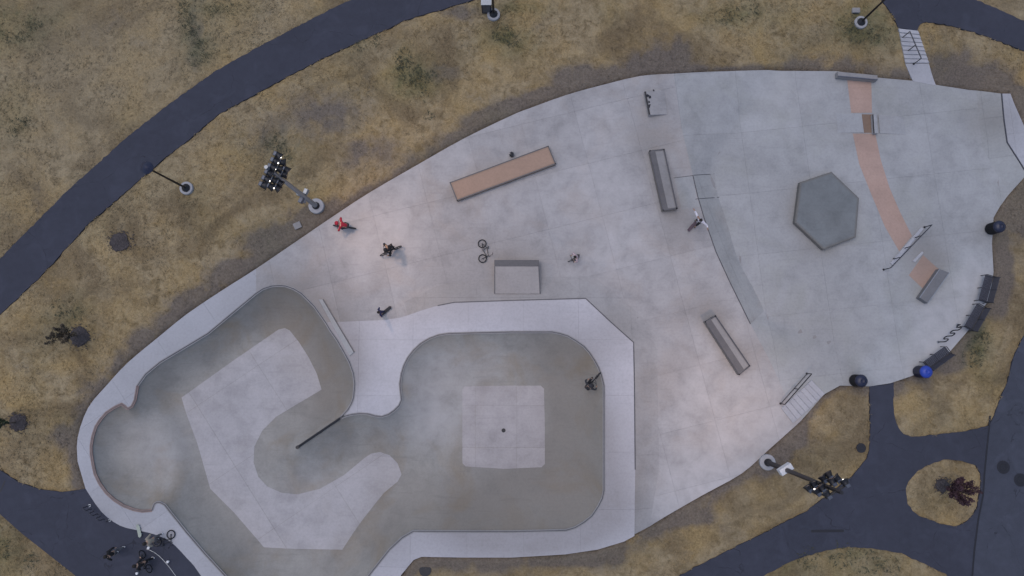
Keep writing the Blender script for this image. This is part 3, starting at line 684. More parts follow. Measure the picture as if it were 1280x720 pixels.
l2 = ledge('grind_ledge', [(881,402),(894.5,394),(938,457.5),(924,469)], .42, M['ledge'], 'long slanting concrete ledge with steel edges below the curved bank', 'ledge', grime=.25, trims=((0,3),(1,2),(0,1),(2,3)), trim_w=.08)
waxed(l2, [(882,402),(894,395),(936.8,457.4),(924,467.6)], .42, .5)
ledge('hexagon_platform', [(1000,227.7),(1039.5,214.5),(1074,247.5),(1070,296.5),(1029.6,312),(993.5,278)], .38, M['hex'], 'dark blue grey hexagonal concrete platform', 'platform', inset=.03, grime=.2)
ledge('dark_ledge', [(1174.5,336),(1187,341),(1160,379),(1149.5,372)], .45, M['darkledge'], 'dark grey straight ledge beside the small pink patch', 'ledge', trims=((0,3),(1,2)), trim_mat='galv', trim_w=.035)
ledge('concrete_bench', [(1047.5,89),(1097,94),(1097,100),(1047.5,95.5)], .45, M['ledge'], 'long grey concrete bench at the top end of the pink band', 'bench', trims=((2,3),), trim_mat='bluesteel', trim_w=.05)
ledge('kerb_block', [(1091,143),(1096,143),(1098,166.5),(1092.5,166.5)], .3, M['plaza_e0'], 'short white kerb block across the pink band', 'kerb', trims=((0,3),), trim_mat='darksteel', trim_w=.035)
ledge('low_hump', [(1046,141.5),(1077,142),(1080,165.5),(1047,166)], .2, M['plaza_e0'], 'low smooth concrete wedge left of the kerb block', 'ramp', heights=[.004,.05,.05,.004], inset=0)
ledge('low_hump', [(1098,143),(1130,146),(1132,168),(1100,166.5)], .2, M['plaza_e0'], 'low smooth concrete wedge right of the kerb block', 'ramp', heights=[.05,.004,.004,.05], inset=0)
kk = ledge('kicker_ramp', [(618,325),(673.5,325),(675.5,367),(618,367)], .5, M['kicker'], 'square concrete kicker ramp with a dark steel top strip beside the white deck', 'ramp', heights=[.55,.55,.06,.06], inset=0, trims=((0,3),(1,2)), trim_mat='steel', trim_w=.05)
kt = [G(618,325,.55), G(673.5,325,.55), G(675.5,367,.06), G(618,367,.06)]
a_, b_, c_, d_ = [v-kk.location for v in (kt[0], kt[1], kt[1].lerp(kt[2], .19), kt[0].lerp(kt[3], .19))]
mb = MB(); mb.add([v+Vector((0,0,.012)) for v in (a_,b_,c_,d_)]+[v-Vector((0,0,.05)) for v in (a_,b_,c_,d_)], [(0,1,2,3),(7,6,5,4),(0,4,5,1),(1,5,6,2),(2,6,7,3),(3,7,4,0)]); mb.build('top_strip', M['steel'], kk)
pk = ledge('pole_jam', [(805.5,114.5),(831,112),(834,143),(811,143.5)], .3, M['plaza_w'], 'small worn concrete wedge with a chipped dark edge near the top', 'ramp', heights=[.32,.03,.03,.32], inset=0, trims=((0,3),), trim_mat='darksteel', trim_w=.10)
for (x, y, r) in ((809,120,.12),(812,122,.10),(812,133,.16),(813,138,.12),(819,136,.14),(821,139,.10),(817,113,.08),(811,128,.09)):
    p = G(x, y, .2)-pk.location; n = 7; hh = .32-.29*max(0, min(1, (x-808)/24))+.012
    mb = MB(); mb.add([(p.x+r*random.uniform(.6,1.1)*math.cos(a), p.y+r*random.uniform(.6,1.1)*math.sin(a), hh-.29*(r*math.cos(a))/1.2) for a in np.linspace(0, 6.28, n, endpoint=False)], [tuple(range(n))]); mb.build('tar_patch', M['tar'], pk)
cl = ledge('curb_ledge', [(398,374),(404,374),(443,440),(437,445)], .06, M['bank'], 'thin low curb ledge along the right lip of the left bowl', 'ledge', trims=((1,2),), trim_w=.05)
cl = ledge('rail_sill', [(1113,329),(1152,284),(1155,286),(1117,332)], .08, M['ringdeck'], 'low white concrete sill under the five post handrail', 'kerb')
ledge('rail_sill', [(1141,326),(1153,314),(1155,316),(1144,328)], .06, M['ringdeck'], 'very short white concrete strip by the small pink patch', 'kerb')

# ------------------------------------------------------------------ steps
def stairs(quad, n, z0, z1, label, follow=False, mat='step'):
    """quad: photo points (start left, start right, end right, end left); treads run from start to end"""
    A, B, C_, D_ = [Vector(G(x, y)).xy for x, y in quad]
    c = (A+B+C_+D_)/4; e = empty('concrete_stair', (c.x, c.y, min(z0, z1)), 0, label, 'steps')
    for i in range(n):
        t0, t1 = i/n, (i+1)/n-.004
        q = [A.lerp(D_, t0), B.lerp(C_, t0), B.lerp(C_, t1), A.lerp(D_, t1)]
        m_ = (q[0]+q[1]+q[2]+q[3])/4
        z = (lv(*A.lerp(D_, (i+.5)/n).lerp(B.lerp(C_, (i+.5)/n), .5))+.05 if follow else z0+(z1-z0)*(i+.5)/n)-e.location.z
        j = random.uniform(-.03, .03)
        mb = MB(); mb.prism([(p.x-c.x, p.y-c.y) for p in q], -.25, z+.02, .018); mb.build('step', M[mat], e)
    return e
za, zb = lv(*P(1155,80,-.6)), lv(*P(1135,38,-.1))
stairs([(1131.5,79),(1161,79),(1147,38.5),(1123,35.5)], 8, za+.04, zb+.05, 'narrow white concrete stair climbing from the plaza to the footpath')
wl = GP([(1131.5,79.5),(1161,79.5),(1170,107),(1141.5,101.5)])
o = sheet('walkway', [wl], M['step'], .4, level, .012, .3); o['kind'] = 'structure'
st = stairs([(976,510),(991,529),(1031,492),(1014,475)], 8, .0, -DROP+.02, follow=True, label='wide low concrete steps at the bottom edge of the plaza beside a handrail')

# ------------------------------------------------------------------ rails and racks
def up(px, py, h=0.0): return G(px, py, h)
def handrail(label, a, b, n, h, feet=.0, low=None):
    """a, b: photo points of the rail foot line ends"""
    A, B = up(*a), up(*b); e = empty('handrail', A, 0, label, 'handrail'); d = B-A
    mb = MB(); top = [Vector((0, 0, h)), d+Vector((0, 0, h))]; mb.tube(top, .034, 8); mb.build('rail', M['steel'] if low is None else M['darksteel'], e)
    if low: 
        mb = MB(); mb.tube([Vector((0, 0, low)), d+Vector((0, 0, low))], .028, 8); mb.build('lower_rail', M['steel'], e)
    for i in range(n):
        p = d*(i/(n-1)); mb = MB(); mb.tube([p+Vector((0, 0, -.02)), p+Vector((0, 0, h))], .028, 8); mb.lathe([(.07,-.01),(.07,.015),(.03,.02)], (p.x, p.y, p.z), 10); mb.build('post', M['darksteel'], e)
    return e
handrail('dark five post handrail slanting beside the end of the long pink band', (1104.5,337), (1155.5,284), 5, .85, low=None)
e_ = handrail('grey handrail down the middle of the narrow white stair', (1128,47), (1142,80), 3, .9)
handrail('three post handrail beside the wide low steps', (975.5,504.5), (1008.5,467), 3, .75, low=.08)
def wave_rack(label, a, b, loops, h, plate, mat='darksteel'):
    A, B = up(*a), up(*b); e = empty('bike_rack', A, 0, label, 'bike rack'); d = B-A; d.z = 0
    pts = []; n = loops*2
    for i in range(n+1):
        pts.append(d*(i/n)+Vector((0, 0, .12 if i % 2 else h-.12)) if 0 < i < n else d*(i/n)+Vector((0, 0, 0)))
    # rounded serpentine: straight legs joined by half circles
    path = []; w = d.length/n; u = d.normalized()
    path.append(Vector((0, 0, 0)))
    for i in range(n):
        c = u*(w*(i+.5)); top = i % 2 == 0; zc = h-w/2 if top else .18+w/2
        for k in range(7):
            a_ = math.pi*k/6; path.append(c+u*(-math.cos(a_)*w/2)+Vector((0, 0, zc+(math.sin(a_) if top else -math.sin(a_))*w/2)))
    path.append(d+Vector((0, 0, 0)))
    mb = MB(); mb.tube(path, .035, 8); mb.build('wave_tube', M[mat], e)
    for p in (Vector((0, 0, 0)), d):
        mb = MB(); mb.lathe([(.09,-.01),(.09,.02),(.04,.025)], p, 12); mb.build('foot_plate', M['galv'], e)
    return e
wave_rack('black wave shaped bike rack between the black benches', (1172.5,427.5), (1196.5,406), 3, .85, True)
wave_rack('dark wave shaped bike rack on the asphalt beside the round bowl deck', (112,632), (137,650.5), 3, .8, False, 'bench')
o = sheet('rack_pad', [GP([(1174,436),(1181,441),(1208,413),(1202,407)])], M['footing'], .5, level, .008, .02); o['kind'] = 'structure'

# ------------------------------------------------------------------ park benches and bins
def make_bench():
    e = empty('park_bench', (0, 0, 0))
    for i in range(7):      # x along the bench, y towards its back
        mb = MB(); mb.box((0, -.21+i*.072, .44+.004*i), (1.72, .06, .035), bev=.008); mb.build('seat_slat', M['bench'], e)
    for i in range(6):
        z = .52+i*.07; mb = MB(); mb.box((0, .285+i*.022, z), (1.72, .03, .058), M=Matrix.Rotation(-.3, 4, 'X'), bev=.008); mb.build('back_slat', M['bench'], e)
    for x in (-.84, 0, .84):
        mb = MB(); mb.tube([(x, -.24, -.03), (x, -.22, .42), (x, .26, .44), (x, .42, .93)], .026, 6); mb.tube([(x, .26, .44), (x, .34, -.03)], .026, 6)
        if x: mb.tube([(x, -.22, .42), (x, -.24, .64), (x, .30, .66)], .024, 6)
        mb.build('frame', M['darksteel'], e)
    return e
bench0 = make_bench(); first = True
for a, b, lab in (((1223.5,374), (1231.5,344.5), 'black slatted park bench highest on the right edge of the plaza'), ((1206,406.5), (1220.5,381), 'black slatted park bench between another bench and the wave rack'),
                  ((1156,451), (1179,434.5), 'black slatted park bench beside the blue bin')):
    A, B = G(*a, .45), G(*b, .45); bx = bench0 if first else copy_tree(bench0); first = False
    d = B-A; ang = math.atan2(d.y, d.x); nrm = Vector((math.sin(ang), -math.cos(ang), 0))     # back faces right of A->B
    c = (A+B)/2+nrm*.24; bx.location = (c.x, c.y, lv(c.x, c.y)); bx.rotation_euler = (0, 0, ang+math.pi)
    tag(bx, lab, 'bench', 'black park benches along the right edge')
def bin_(px, py, body, lid, label):
    p = up(px, py); e = empty('litter_bin', p, 0, label, 'litter bin'); e.scale = (1.15, 1.15, 1.08)
    mb = MB(); mb.lathe([(.27,-.03),(.29,0),(.31,.75),(.33,.76),(.33,.80),(.30,.81)], n=24); set_smooth(mb.build('body', body, e))
    for k in range(24):
        a = k*math.pi/12; mb = MB(); mb.box((.315*math.cos(a), .315*math.sin(a), .40), (.02, .05, .66), rz=a); mb.build('slat', body, e)
    mb = MB(); mb.lathe([(.33,.80),(.34,.83),(.30,.93),(.22,1.0),(.13,1.03),(.12,.99),(0,.97)], n=24); set_smooth(mb.build('lid', lid, e))
    return e
bin_(1237.5,286.5, M['black'], M['navyhood'], 'black litter bin on the right edge above the benches')
bin_(1068,475.5, M['black'], M['navyhood'], 'black litter bin where the asphalt path meets the plaza')
bin_(1147.5,464.5, M['navyhood'], M['blue'], 'bright blue topped litter bin beside the lowest bench')

# ------------------------------------------------------------------ lamp posts and floodlight masts
def make_lamp(px, py, label, head_dir=None):
    p = up(px, py); e = empty('lamp_post', p, 0, label, 'lamp post')
    mb = MB(); mb.lathe([(.42,-.15),(.42,.10),(.40,.13),(.27,.13),(.27,.11),(0,.11)], n=24); set_smooth(mb.build('footing', M['footing'], e))
    mb = MB(); mb.lathe([(.26,.10),(.26,.16),(.12,.30),(.085,.34)], n=16); set_smooth(mb.build('base_cover', M['darksteel'], e))
    mb = MB(); mb.tube([(0, 0, .3), (0, 0, 2.4), (0, 0, 4.75)], [.075, .065, .055], 10); set_smooth(mb.build('pole', M['darksteel'], e))
    mb = MB(); mb.lathe([(.05,4.72),(.17,4.80),(.18,5.02),(.15,5.05)], n=16); set_smooth(mb.build('lantern', M['lens'], e))
    mb = MB(); mb.lathe([(.16,5.03),(.36,5.05),(.36,5.08),(.20,5.20),(.05,5.28),(0,5.29)], n=20); set_smooth(mb.build('hood', M['navyhood'], e))
    return e
make_lamp(233.5,235.5, 'dark lamp post in a white footing beside the upper left footpath')
make_lamp(1075.5,28.5, 'dark lamp post by the footpath left of the narrow stair')
make_lamp(617,18.5, 'dark lamp post at the top edge next to a utility cabinet')
def floodlight(px, py, h, label, arms, facing, box):
    p = up(px, py); e = empty('floodlight_mast', p, 0, label, 'floodlight')
    mb = MB(); mb.lathe([(.48,-.2),(.48,.18),(.45,.21),(.2,.21)], n=28); set_smooth(mb.build('footing', M['footing'], e))
    mb = MB(); mb.lathe([(.24,.2),(.24,.26),(.17,.40)], n=16); set_smooth(mb.build('base_plate', M['darksteel'], e))
    mb = MB(); mb.tube([(0, 0, .2), (0, 0, h*.5), (0, 0, h)], [.155, .125, .095], 12); set_smooth(mb.build('pole', M['galv'] if box == 'blue' else M['darksteel'], e))
    rl = random.Random(int(px)); f = Vector((math.cos(facing), math.sin(facing), 0)); s_ = Vector((-f.y, f.x, 0))
    if box == 'white':
        mb = MB(); mb.box(f*.05+Vector((0, 0, 3.1)), (.36, .78, .5), facing, bev=.02); mb.build('equipment_box', M['whitebox'], e)
    else:
        for k, (oy, oz, sz) in enumerate(((.30, 2.9, .34), (-.28, 3.0, .36), (.02, 3.25, .30), (-.2, 2.6, .26))):
            mb = MB(); mb.box(s_*oy-f*(.18 if k == 2 else 0)+Vector((0, 0, oz)), (.22, sz, .36), facing, bev=.02); mb.build('equipment_box', M['galv'] if k != 1 else M['bluesteel'], e)
    for zi, wid, offs in arms:
        mb = MB(); mb.tube([s_*(-wid/2-.1)+Vector((0, 0, zi)), s_*(wid/2+.1)+Vector((0, 0, zi))], .05, 6); mb.build('crossarm', M['darksteel'], e)
        for o_ in offs:
            c = s_*(o_*wid/2)+f*.12+Vector((0, 0, zi+.06)); fa_ = facing+rl.uniform(-.35, .35)
            tilt = Matrix.Rotation(fa_, 4, 'Z') @ Matrix.Rotation(R(rl.uniform(100, 118)), 4, 'Y')
            mb = MB(); mb.lathe([(.08,-.16),(.13,-.15),(.155,-.02),(.21,.12),(.225,.13),(.225,.16),(.217,.16),(.20,.13)], c, 14, tilt); hd = set_smooth(mb.build('lamp_head', M['darksteel'], e))
            mb = MB(); mb.lathe([(.203,.132),(.12,.14),(0,.142)], c, 14, tilt); mb.build('lens', M['glass'], hd)
            if rl.random() < .35:
                mb = MB(); mb.lathe([(0,.145),(.035,.15),(.04,.17),(.02,.20),(0,.205)], c, 10, tilt); mb.build('bulb', M['lens'], hd)
            mb = MB(); mb.box(c+Vector((0, 0, .14))-f*.12, (.16, .22, .14), facing, bev=.02); mb.build('ballast', M['bluesteel'], hd)
    for k_, tx in enumerate((-.35, .35)):
        ld = bpy.data.lights.new('flood_light', 'SPOT'); ld.energy = 900; ld.color = (1.0, .66, .45); ld.spot_size = R(95); ld.spot_blend = 1.0; ld.shadow_soft_size = .4
        lo = bpy.data.objects.new('flood_light', ld); COL.objects.link(lo); lo.parent = e; lo.location = f*.5+s_*tx+Vector((0, 0, h-1.2))
        lo.rotation_euler = (-(f*.62+s_*tx*.8+Vector((0, 0, -.9)))).to_track_quat('Z', 'Y').to_euler()
    return e
HEADS4 = (-1, -.45, .45, 1)
toc = lambda px, py, tx, ty: math.atan2(*( (G(tx,ty)-G(px,py)).yx ))
floodlight(958.5,577.5, 10.2, 'tall floodlight mast with a white box standing beside the lower right path', ((7.7,1.25,HEADS4),(8.7,1.2,(-1,-.5,.5,1)),(9.7,1.15,(-.9,.9))), toc(958,577,800,330), 'white')
floodlight(396,258, 9.6, 'tall floodlight mast with blue grey boxes at the upper left edge of the plaza', ((7.3,1.1,HEADS4),(8.2,1.4,HEADS4),(9.1,1.7,(-1,-.6,-.2,.2,.6,1))), toc(396,258,560,330), 'blue')

# utility boxes and covers on the ground
def cabinet(px, py, size, rz, mat, label, name='utility_cabinet', cat='cabinet'):
    p = up(px, py); e = empty(name, p, R(rz), label, cat)
    mb = MB(); mb.box((0, 0, size[2]/2-.04), (size[0], size[1], size[2]+.08), bev=.02); mb.build('body', mat, e)
    mb = MB(); mb.box((0, 0, size[2]+.02), (size[0]+.05, size[1]+.05, .045), bev=.01); mb.build('lid', M['ledge'] if size[2] < .5 else M['galv'], e)
    mb = MB(); mb.box((0, -size[1]/2-.012, size[2]*.5), (size[0]*.8, .02, size[2]*.8), bev=.004); mb.build('door', M['bluesteel'], e)
cabinet(608.5,12.5, (.62,.42,1.1), 0, M['navyhood'], 'dark blue grey utility cabinet beside the top lamp post')
cabinet(1069,14, (.45,.28,.12), 0, M['footing'], 'low pale utility box beside the lamp post near the stair', 'utility_box', 'utility box')
cabinet(372,282, (.42,.36,.05), 25, M['ledge'], 'low pale utility box in the grass by the upper floodlight', 'utility_box', 'utility box')
def cover_plate(px, py, r, label, dz=0.0):
    p = up(px, py, dz); e = empty('manhole_cover', p, 0, label, 'manhole')
    mb = MB(); mb.lathe([(r*1.12,-.05),(r*1.12,.012),(r*1.0,.014)], n=28); mb.build('frame', M['tar'], e)
    mb = MB(); mb.lathe([(r*.985,.0),(r*.985,.010),(r*.72,.012),(r*.70,.018),(r*.4,.018),(r*.38,.011),(0,.012)], n=28); mb.build('lid', M['darksteel'], e)
cover_plate(1076.5,560, .26, 'round dark cover in the grass beside the bottom right path', .01)
cover_plate(1254,584, .36, 'round dark manhole cover on the right lane nearer the seam', -.01)
cover_plate(1275.5,600, .36, 'round dark manhole cover on the right lane at the photo edge', -.01)
cover_plate(531.5,713, .32, 'round dark cover in the grass below the white deck', .01)

# ------------------------------------------------------------------ young trees and shrubs
def mulch(px, py, r, label):
    p = up(px, py); mb = MB(); n = 22
    prof = [(r*1.05, -.06), (r*.95, .01), (r*.6, .035), (0, .05)]; mb.lathe(prof, n=n)
    for v in mb.v: v *= 1; v.x *= random.uniform(.74, 1.12); v.y *= random.uniform(.74, 1.12)
    o = mb.build('mulch_ring', M['mulch'], None); o.location = p
    tag(o, label, 'mulch ring')
    ch = MB()
    for k in range(420):
        a = random.uniform(0, 6.28); q = r*abs(random.gauss(0, .62)); s = random.uniform(.025, .06)
        ch.box((q*math.cos(a), q*math.sin(a), max(.0, .05-.05*q/r)), (s*2, s*.8, .02), M=Matrix.Rotation(random.uniform(0, 6.28), 4, 'Z') @ Matrix.Rotation(random.uniform(-.4, .4), 4, 'X'))
    c = ch.build('bark_chips', M['mulch'], o); c['kind'] = 'stuff'
def young_tree(px, py, h, spread, leaf, nb, nl, label, seed, lean=0.0, low=.35):
    rr = random.Random(seed); p = up(px, py); e = empty('young_tree', p, 0, label, 'tree')
    mb = MB(); mb.tube([(0, 0, -.05), (.02, .01, h*.3), (.0, .03, h*.62), (.03, 0, h*.95)], [.045, .036, .022, .008], 7); lf = MB()
    for b in range(nb):
        a = 6.283*b/nb+rr.uniform(-.5, .5); z0 = h*rr.uniform(.28, .55); q = spread*rr.uniform(.55, 1.0); z1 = min(h*1.08, z0+h*rr.uniform(.3, .55))
        pts = [Vector((0, .01, z0)), Vector((math.cos(a)*q*.5, math.sin(a)*q*.5, z0+(z1-z0)*.35)), Vector((math.cos(a)*q*.85, math.sin(a)*q*.85, z0+(z1-z0)*.75)), Vector((math.cos(a)*q, math.sin(a)*q, z1))]
        mb.tube(pts, [.016, .012, .008, .004], 5)
        for k in range(nl):
            t = rr.uniform(.15, 1.0)*3; i = min(2, int(t)); c = pts[i].lerp(pts[i+1], t-i)+Vector((rr.gauss(0, .055), rr.gauss(0, .055), rr.gauss(0, .05)))
            s = rr.uniform(.04, .085); mt = Matrix.Rotation(rr.uniform(0, 6.28), 4, 'Z') @ Matrix.Rotation(rr.uniform(-1.0, 1.0), 4, 'X') @ Matrix.Rotation(rr.uniform(-.8, .8), 4, 'Y')
            lf.add([c+mt @ Vector(v) for v in ((-s, 0, 0), (0, -s*.5, .01), (s*1.1, 0, 0), (0, s*.5, .01))], [(0, 1, 2, 3)])
    set_smooth(mb.build('trunk', M['bark'], e)); cr = lf.build('crown', leaf, e)
mulch(99,420.5, .62, 'dark mulch ring under the brownish young tree at the left'); young_tree(97,420, 2.5, .75, M['leaf_brown'], 13, 90, 'sparse brown leaved young tree leaning over dry grass at the left', 3)
mulch(1178,607, .42, 'dark mulch ring on the round grass island'); young_tree(1180,608, 2.5, .85, M['leaf_purple'], 22, 130, 'purple leaved young tree on the round grass island', 5)
mulch(22.5,528, .55, 'oval dark mulch ring near the left edge of the photo'); young_tree(20,528, 2.3, .45, M['leaf_green'], 8, 70, 'green young tree cut by the left edge of the photo', 8)
mulch(149.5,302.5, .62, 'round dark mulch patch with no tree below the upper left footpath')

# ------------------------------------------------------------------ bicycles, scooters, boards
def make_bmx(fmat='darksteel'):
    e = empty('bmx_bike', (0, 0, 0)); W = .25
    def wheel(x):
        mb = MB(); mb.tube([(x+W*math.cos(a), 0, W+W*math.sin(a)) for a in np.linspace(0, 6.283, 25)[:-1]], .027, 6, closed=True); wh = mb.build('wheel', M['rubber'], e)
        mb = MB(); mb.tube([(x+.215*math.cos(a), 0, W+.215*math.sin(a)) for a in np.linspace(0, 6.283, 25)[:-1]], .010, 4, closed=True); mb.build('rim', M['steel'], wh)
        mb = MB()
        for k in range(18):
            a = k*6.283/18; mb.tube([(x, .02*(-1)**k, W), (x+.212*math.cos(a), 0, W+.212*math.sin(a))], .0025, 3, caps=False)
        mb.tube([(x, -.05, W), (x, .05, W)], .02, 8); mb.build('spokes', M['steel'], wh)
    wheel(-.46); wheel(.48)
    mb = MB(); bb = (-.08, 0, .29); seat = (-.20, 0, .58); head = (.33, 0, .62); hb = (.36, 0, .52)
    mb.tube([seat, bb], .016, 7); mb.tube([(-.19, 0, .55), head], .018, 7); mb.tube([bb, hb], .02, 7)
    for s in (-1, 1): mb.tube([(-.46, s*.05, W), bb], .011, 6); mb.tube([(-.46, s*.05, W), (-.19, 0, .55)], .009, 6)
    mb.tube([head, hb], .024, 8); mb.build('frame', M[fmat], e)
    mb = MB()
    for s in (-1, 1): mb.tube([(.48, s*.055, W), (.37, s*.05, .53)], .014, 6)
    mb.tube([(.37, -.05, .53), (.37, .05, .53)], .016, 6); mb.build('fork', M[fmat], e)
    mb = MB(); mb.tube([(.33, 0, .62), (.36, 0, .72)], .016, 6)
    mb.tube([(.20, -.36, .93), (.27, -.26, .93), (.34, -.10, .72), (.36, 0, .71), (.34, .10, .72), (.27, .26, .93), (.20, .36, .93)], .013, 6); mb.tube([(.28, -.22, .86), (.28, .22, .86)], .009, 6)
    hb_ = mb.build('handlebar', M[fmat], e)
    for s in (-1, 1): g = MB(); g.tube([(.25, s*.285, .93), (.195, s*.37, .93)], .02, 6); g.build('grip', M['rubber'], hb_)
    mb = MB(); mb.lathe([(.0,.0),(.06,.0),(.065,.02),(.05,.04),(0,.045)], (-.22, 0, .60), 10, Matrix.Diagonal((1.7, .8, 1, 1))); mb.tube([(-.19, 0, .55), (-.215, 0, .61)], .014, 6); mb.build('saddle', M['rubber'], e)
    mb = MB(); mb.tube([(.08, .09, .27), (-.08, .09, .29)], .011, 6); mb.tube([(-.08, .09, .29), (-.08, -.09, .29)], .014, 6); mb.tube([(-.08, -.09, .29), (-.24, -.09, .31)], .011, 6); mb.lathe([(.075,-.006),(.075,.006)], (-.08, -.06, .29), 16, Matrix.Rotation(math.pi/2, 4, 'X'))
    ck = mb.build('crank', M['steel'], e)
    for x, y, z in ((.08, .15, .27), (-.24, -.15, .31)): g = MB(); g.box((x, y, z), (.1, .1, .022), bev=.006); g.build('pedal', M['rubber'], ck)
    return e
bmx = make_bmx(); BM = [bmx]; used = [False]
def place_bike(loc, rot, label):
    b = bmx if not used[0] else copy_tree(bmx); used[0] = True
    b.location = loc; b.rotation_euler = rot; return tag(b, label, 'bicycle', 'bmx bikes in the park')
def skateboard(loc, rz, label, mat, tilt=0.0):
    e = empty('skateboard', loc, rz, label, 'skateboard'); e.rotation_euler = (0, tilt, rz)
    mb = MB(); pr = []
    n = 13; V = []; F = []
    for i in range(n):
        x = -.40+.80*i/(n-1); wd = .10*math.sqrt(max(0.03, 1-max(0, (abs(x)-.30)/.10)**2)); z = .10+max(0, abs(x)-.27)*.35
        V += [(x, -wd, z), (x, wd, z), (x, wd, z-.012), (x, -wd, z-.012)]
    for i in range(n-1):
        for j in range(4): F.append((4*i+j, 4*i+(j+1) % 4, 4*i+4+(j+1) % 4, 4*i+4+j))
    F += [(3, 2, 1, 0), (4*n-4, 4*n-3, 4*n-2, 4*n-1)]; mb.add(V, F); mb.build('deck', mat, e)
    for x in (-.22, .22):
        mb = MB(); mb.tube([(x, -.09, .035), (x, .09, .035)], .012, 6); mb.box((x, 0, .065), (.06, .05, .05)); tr = mb.build('truck', M['galv'], e)
        for s in (-1, 1): g = MB(); g.tube([(x, s*.075, .03), (x, s*.11, .03)], .03, 10); g.build('wheel', M['whitebox'], tr)
    return e
def scooter(loc, rz, label):
    e = empty('kick_scooter', loc, rz, label, 'scooter')
    mb = MB(); mb.box((-.05, 0, .085), (.52, .12, .03), bev=.01); mb.build('deck', M['steel'], e)
    for x in (-.33, .33):
        mb = MB(); mb.tube([(x+.055*math.cos(a), 0, .055+.055*math.sin(a)) for a in np.linspace(0, 6.283, 15)[:-1]], .018, 6, closed=True); mb.lathe([(.045,-.012),(.045,.012)], (x, 0, .055), 12, Matrix.Rotation(math.pi/2, 4, 'X')); mb.build('wheel', M['rubber'], e)
    mb = MB(); mb.tube([(.33, 0, .07), (.27, 0, .14), (.20, 0, .82)], .018, 8); mb.build('stem', M['steel'], e)
    mb = MB(); mb.tube([(.20, -.27, .84), (.20, 0, .82), (.20, .27, .84)], .016, 8); mb.build('handlebar', M['darksteel'], e)
    return e

# ------------------------------------------------------------------ people
def skin_mesh(name, chains, mat, parent, root=None, sub=1):
    """chains: lists of (key, xyz, radius); shared keys join; grown with a Skin modifier into one surface"""
    idx = {}; V = []; Rd = []; E = []
    for ch in chains:
        prev = None
        for k, p, r in ch:
            if k not in idx: idx[k] = len(V); V.append(tuple(p)); Rd.append(r)
            if prev is not None and prev != idx[k]: E.append((prev, idx[k]))
            prev = idx[k]
    me = bpy.data.meshes.new(name); me.from_pydata(V, E, []); me.update(); me.materials.append(mat)
    o = bpy.data.objects.new(name, me); COL.objects.link(o); o.parent = parent
    md = o.modifiers.new('Skin', 'SKIN'); md.use_smooth_shade = True
    sv = me.skin_vertices[0].data
    for i, r in enumerate(Rd):
        rr = r if isinstance(r, tuple) else (r, r); sv[i].radius = rr; sv[i].use_root = (i == (idx[root] if root else 0))
    ss = o.modifiers.new('Subsurf', 'SUBSURF'); ss.levels = sub; ss.render_levels = sub
    return o
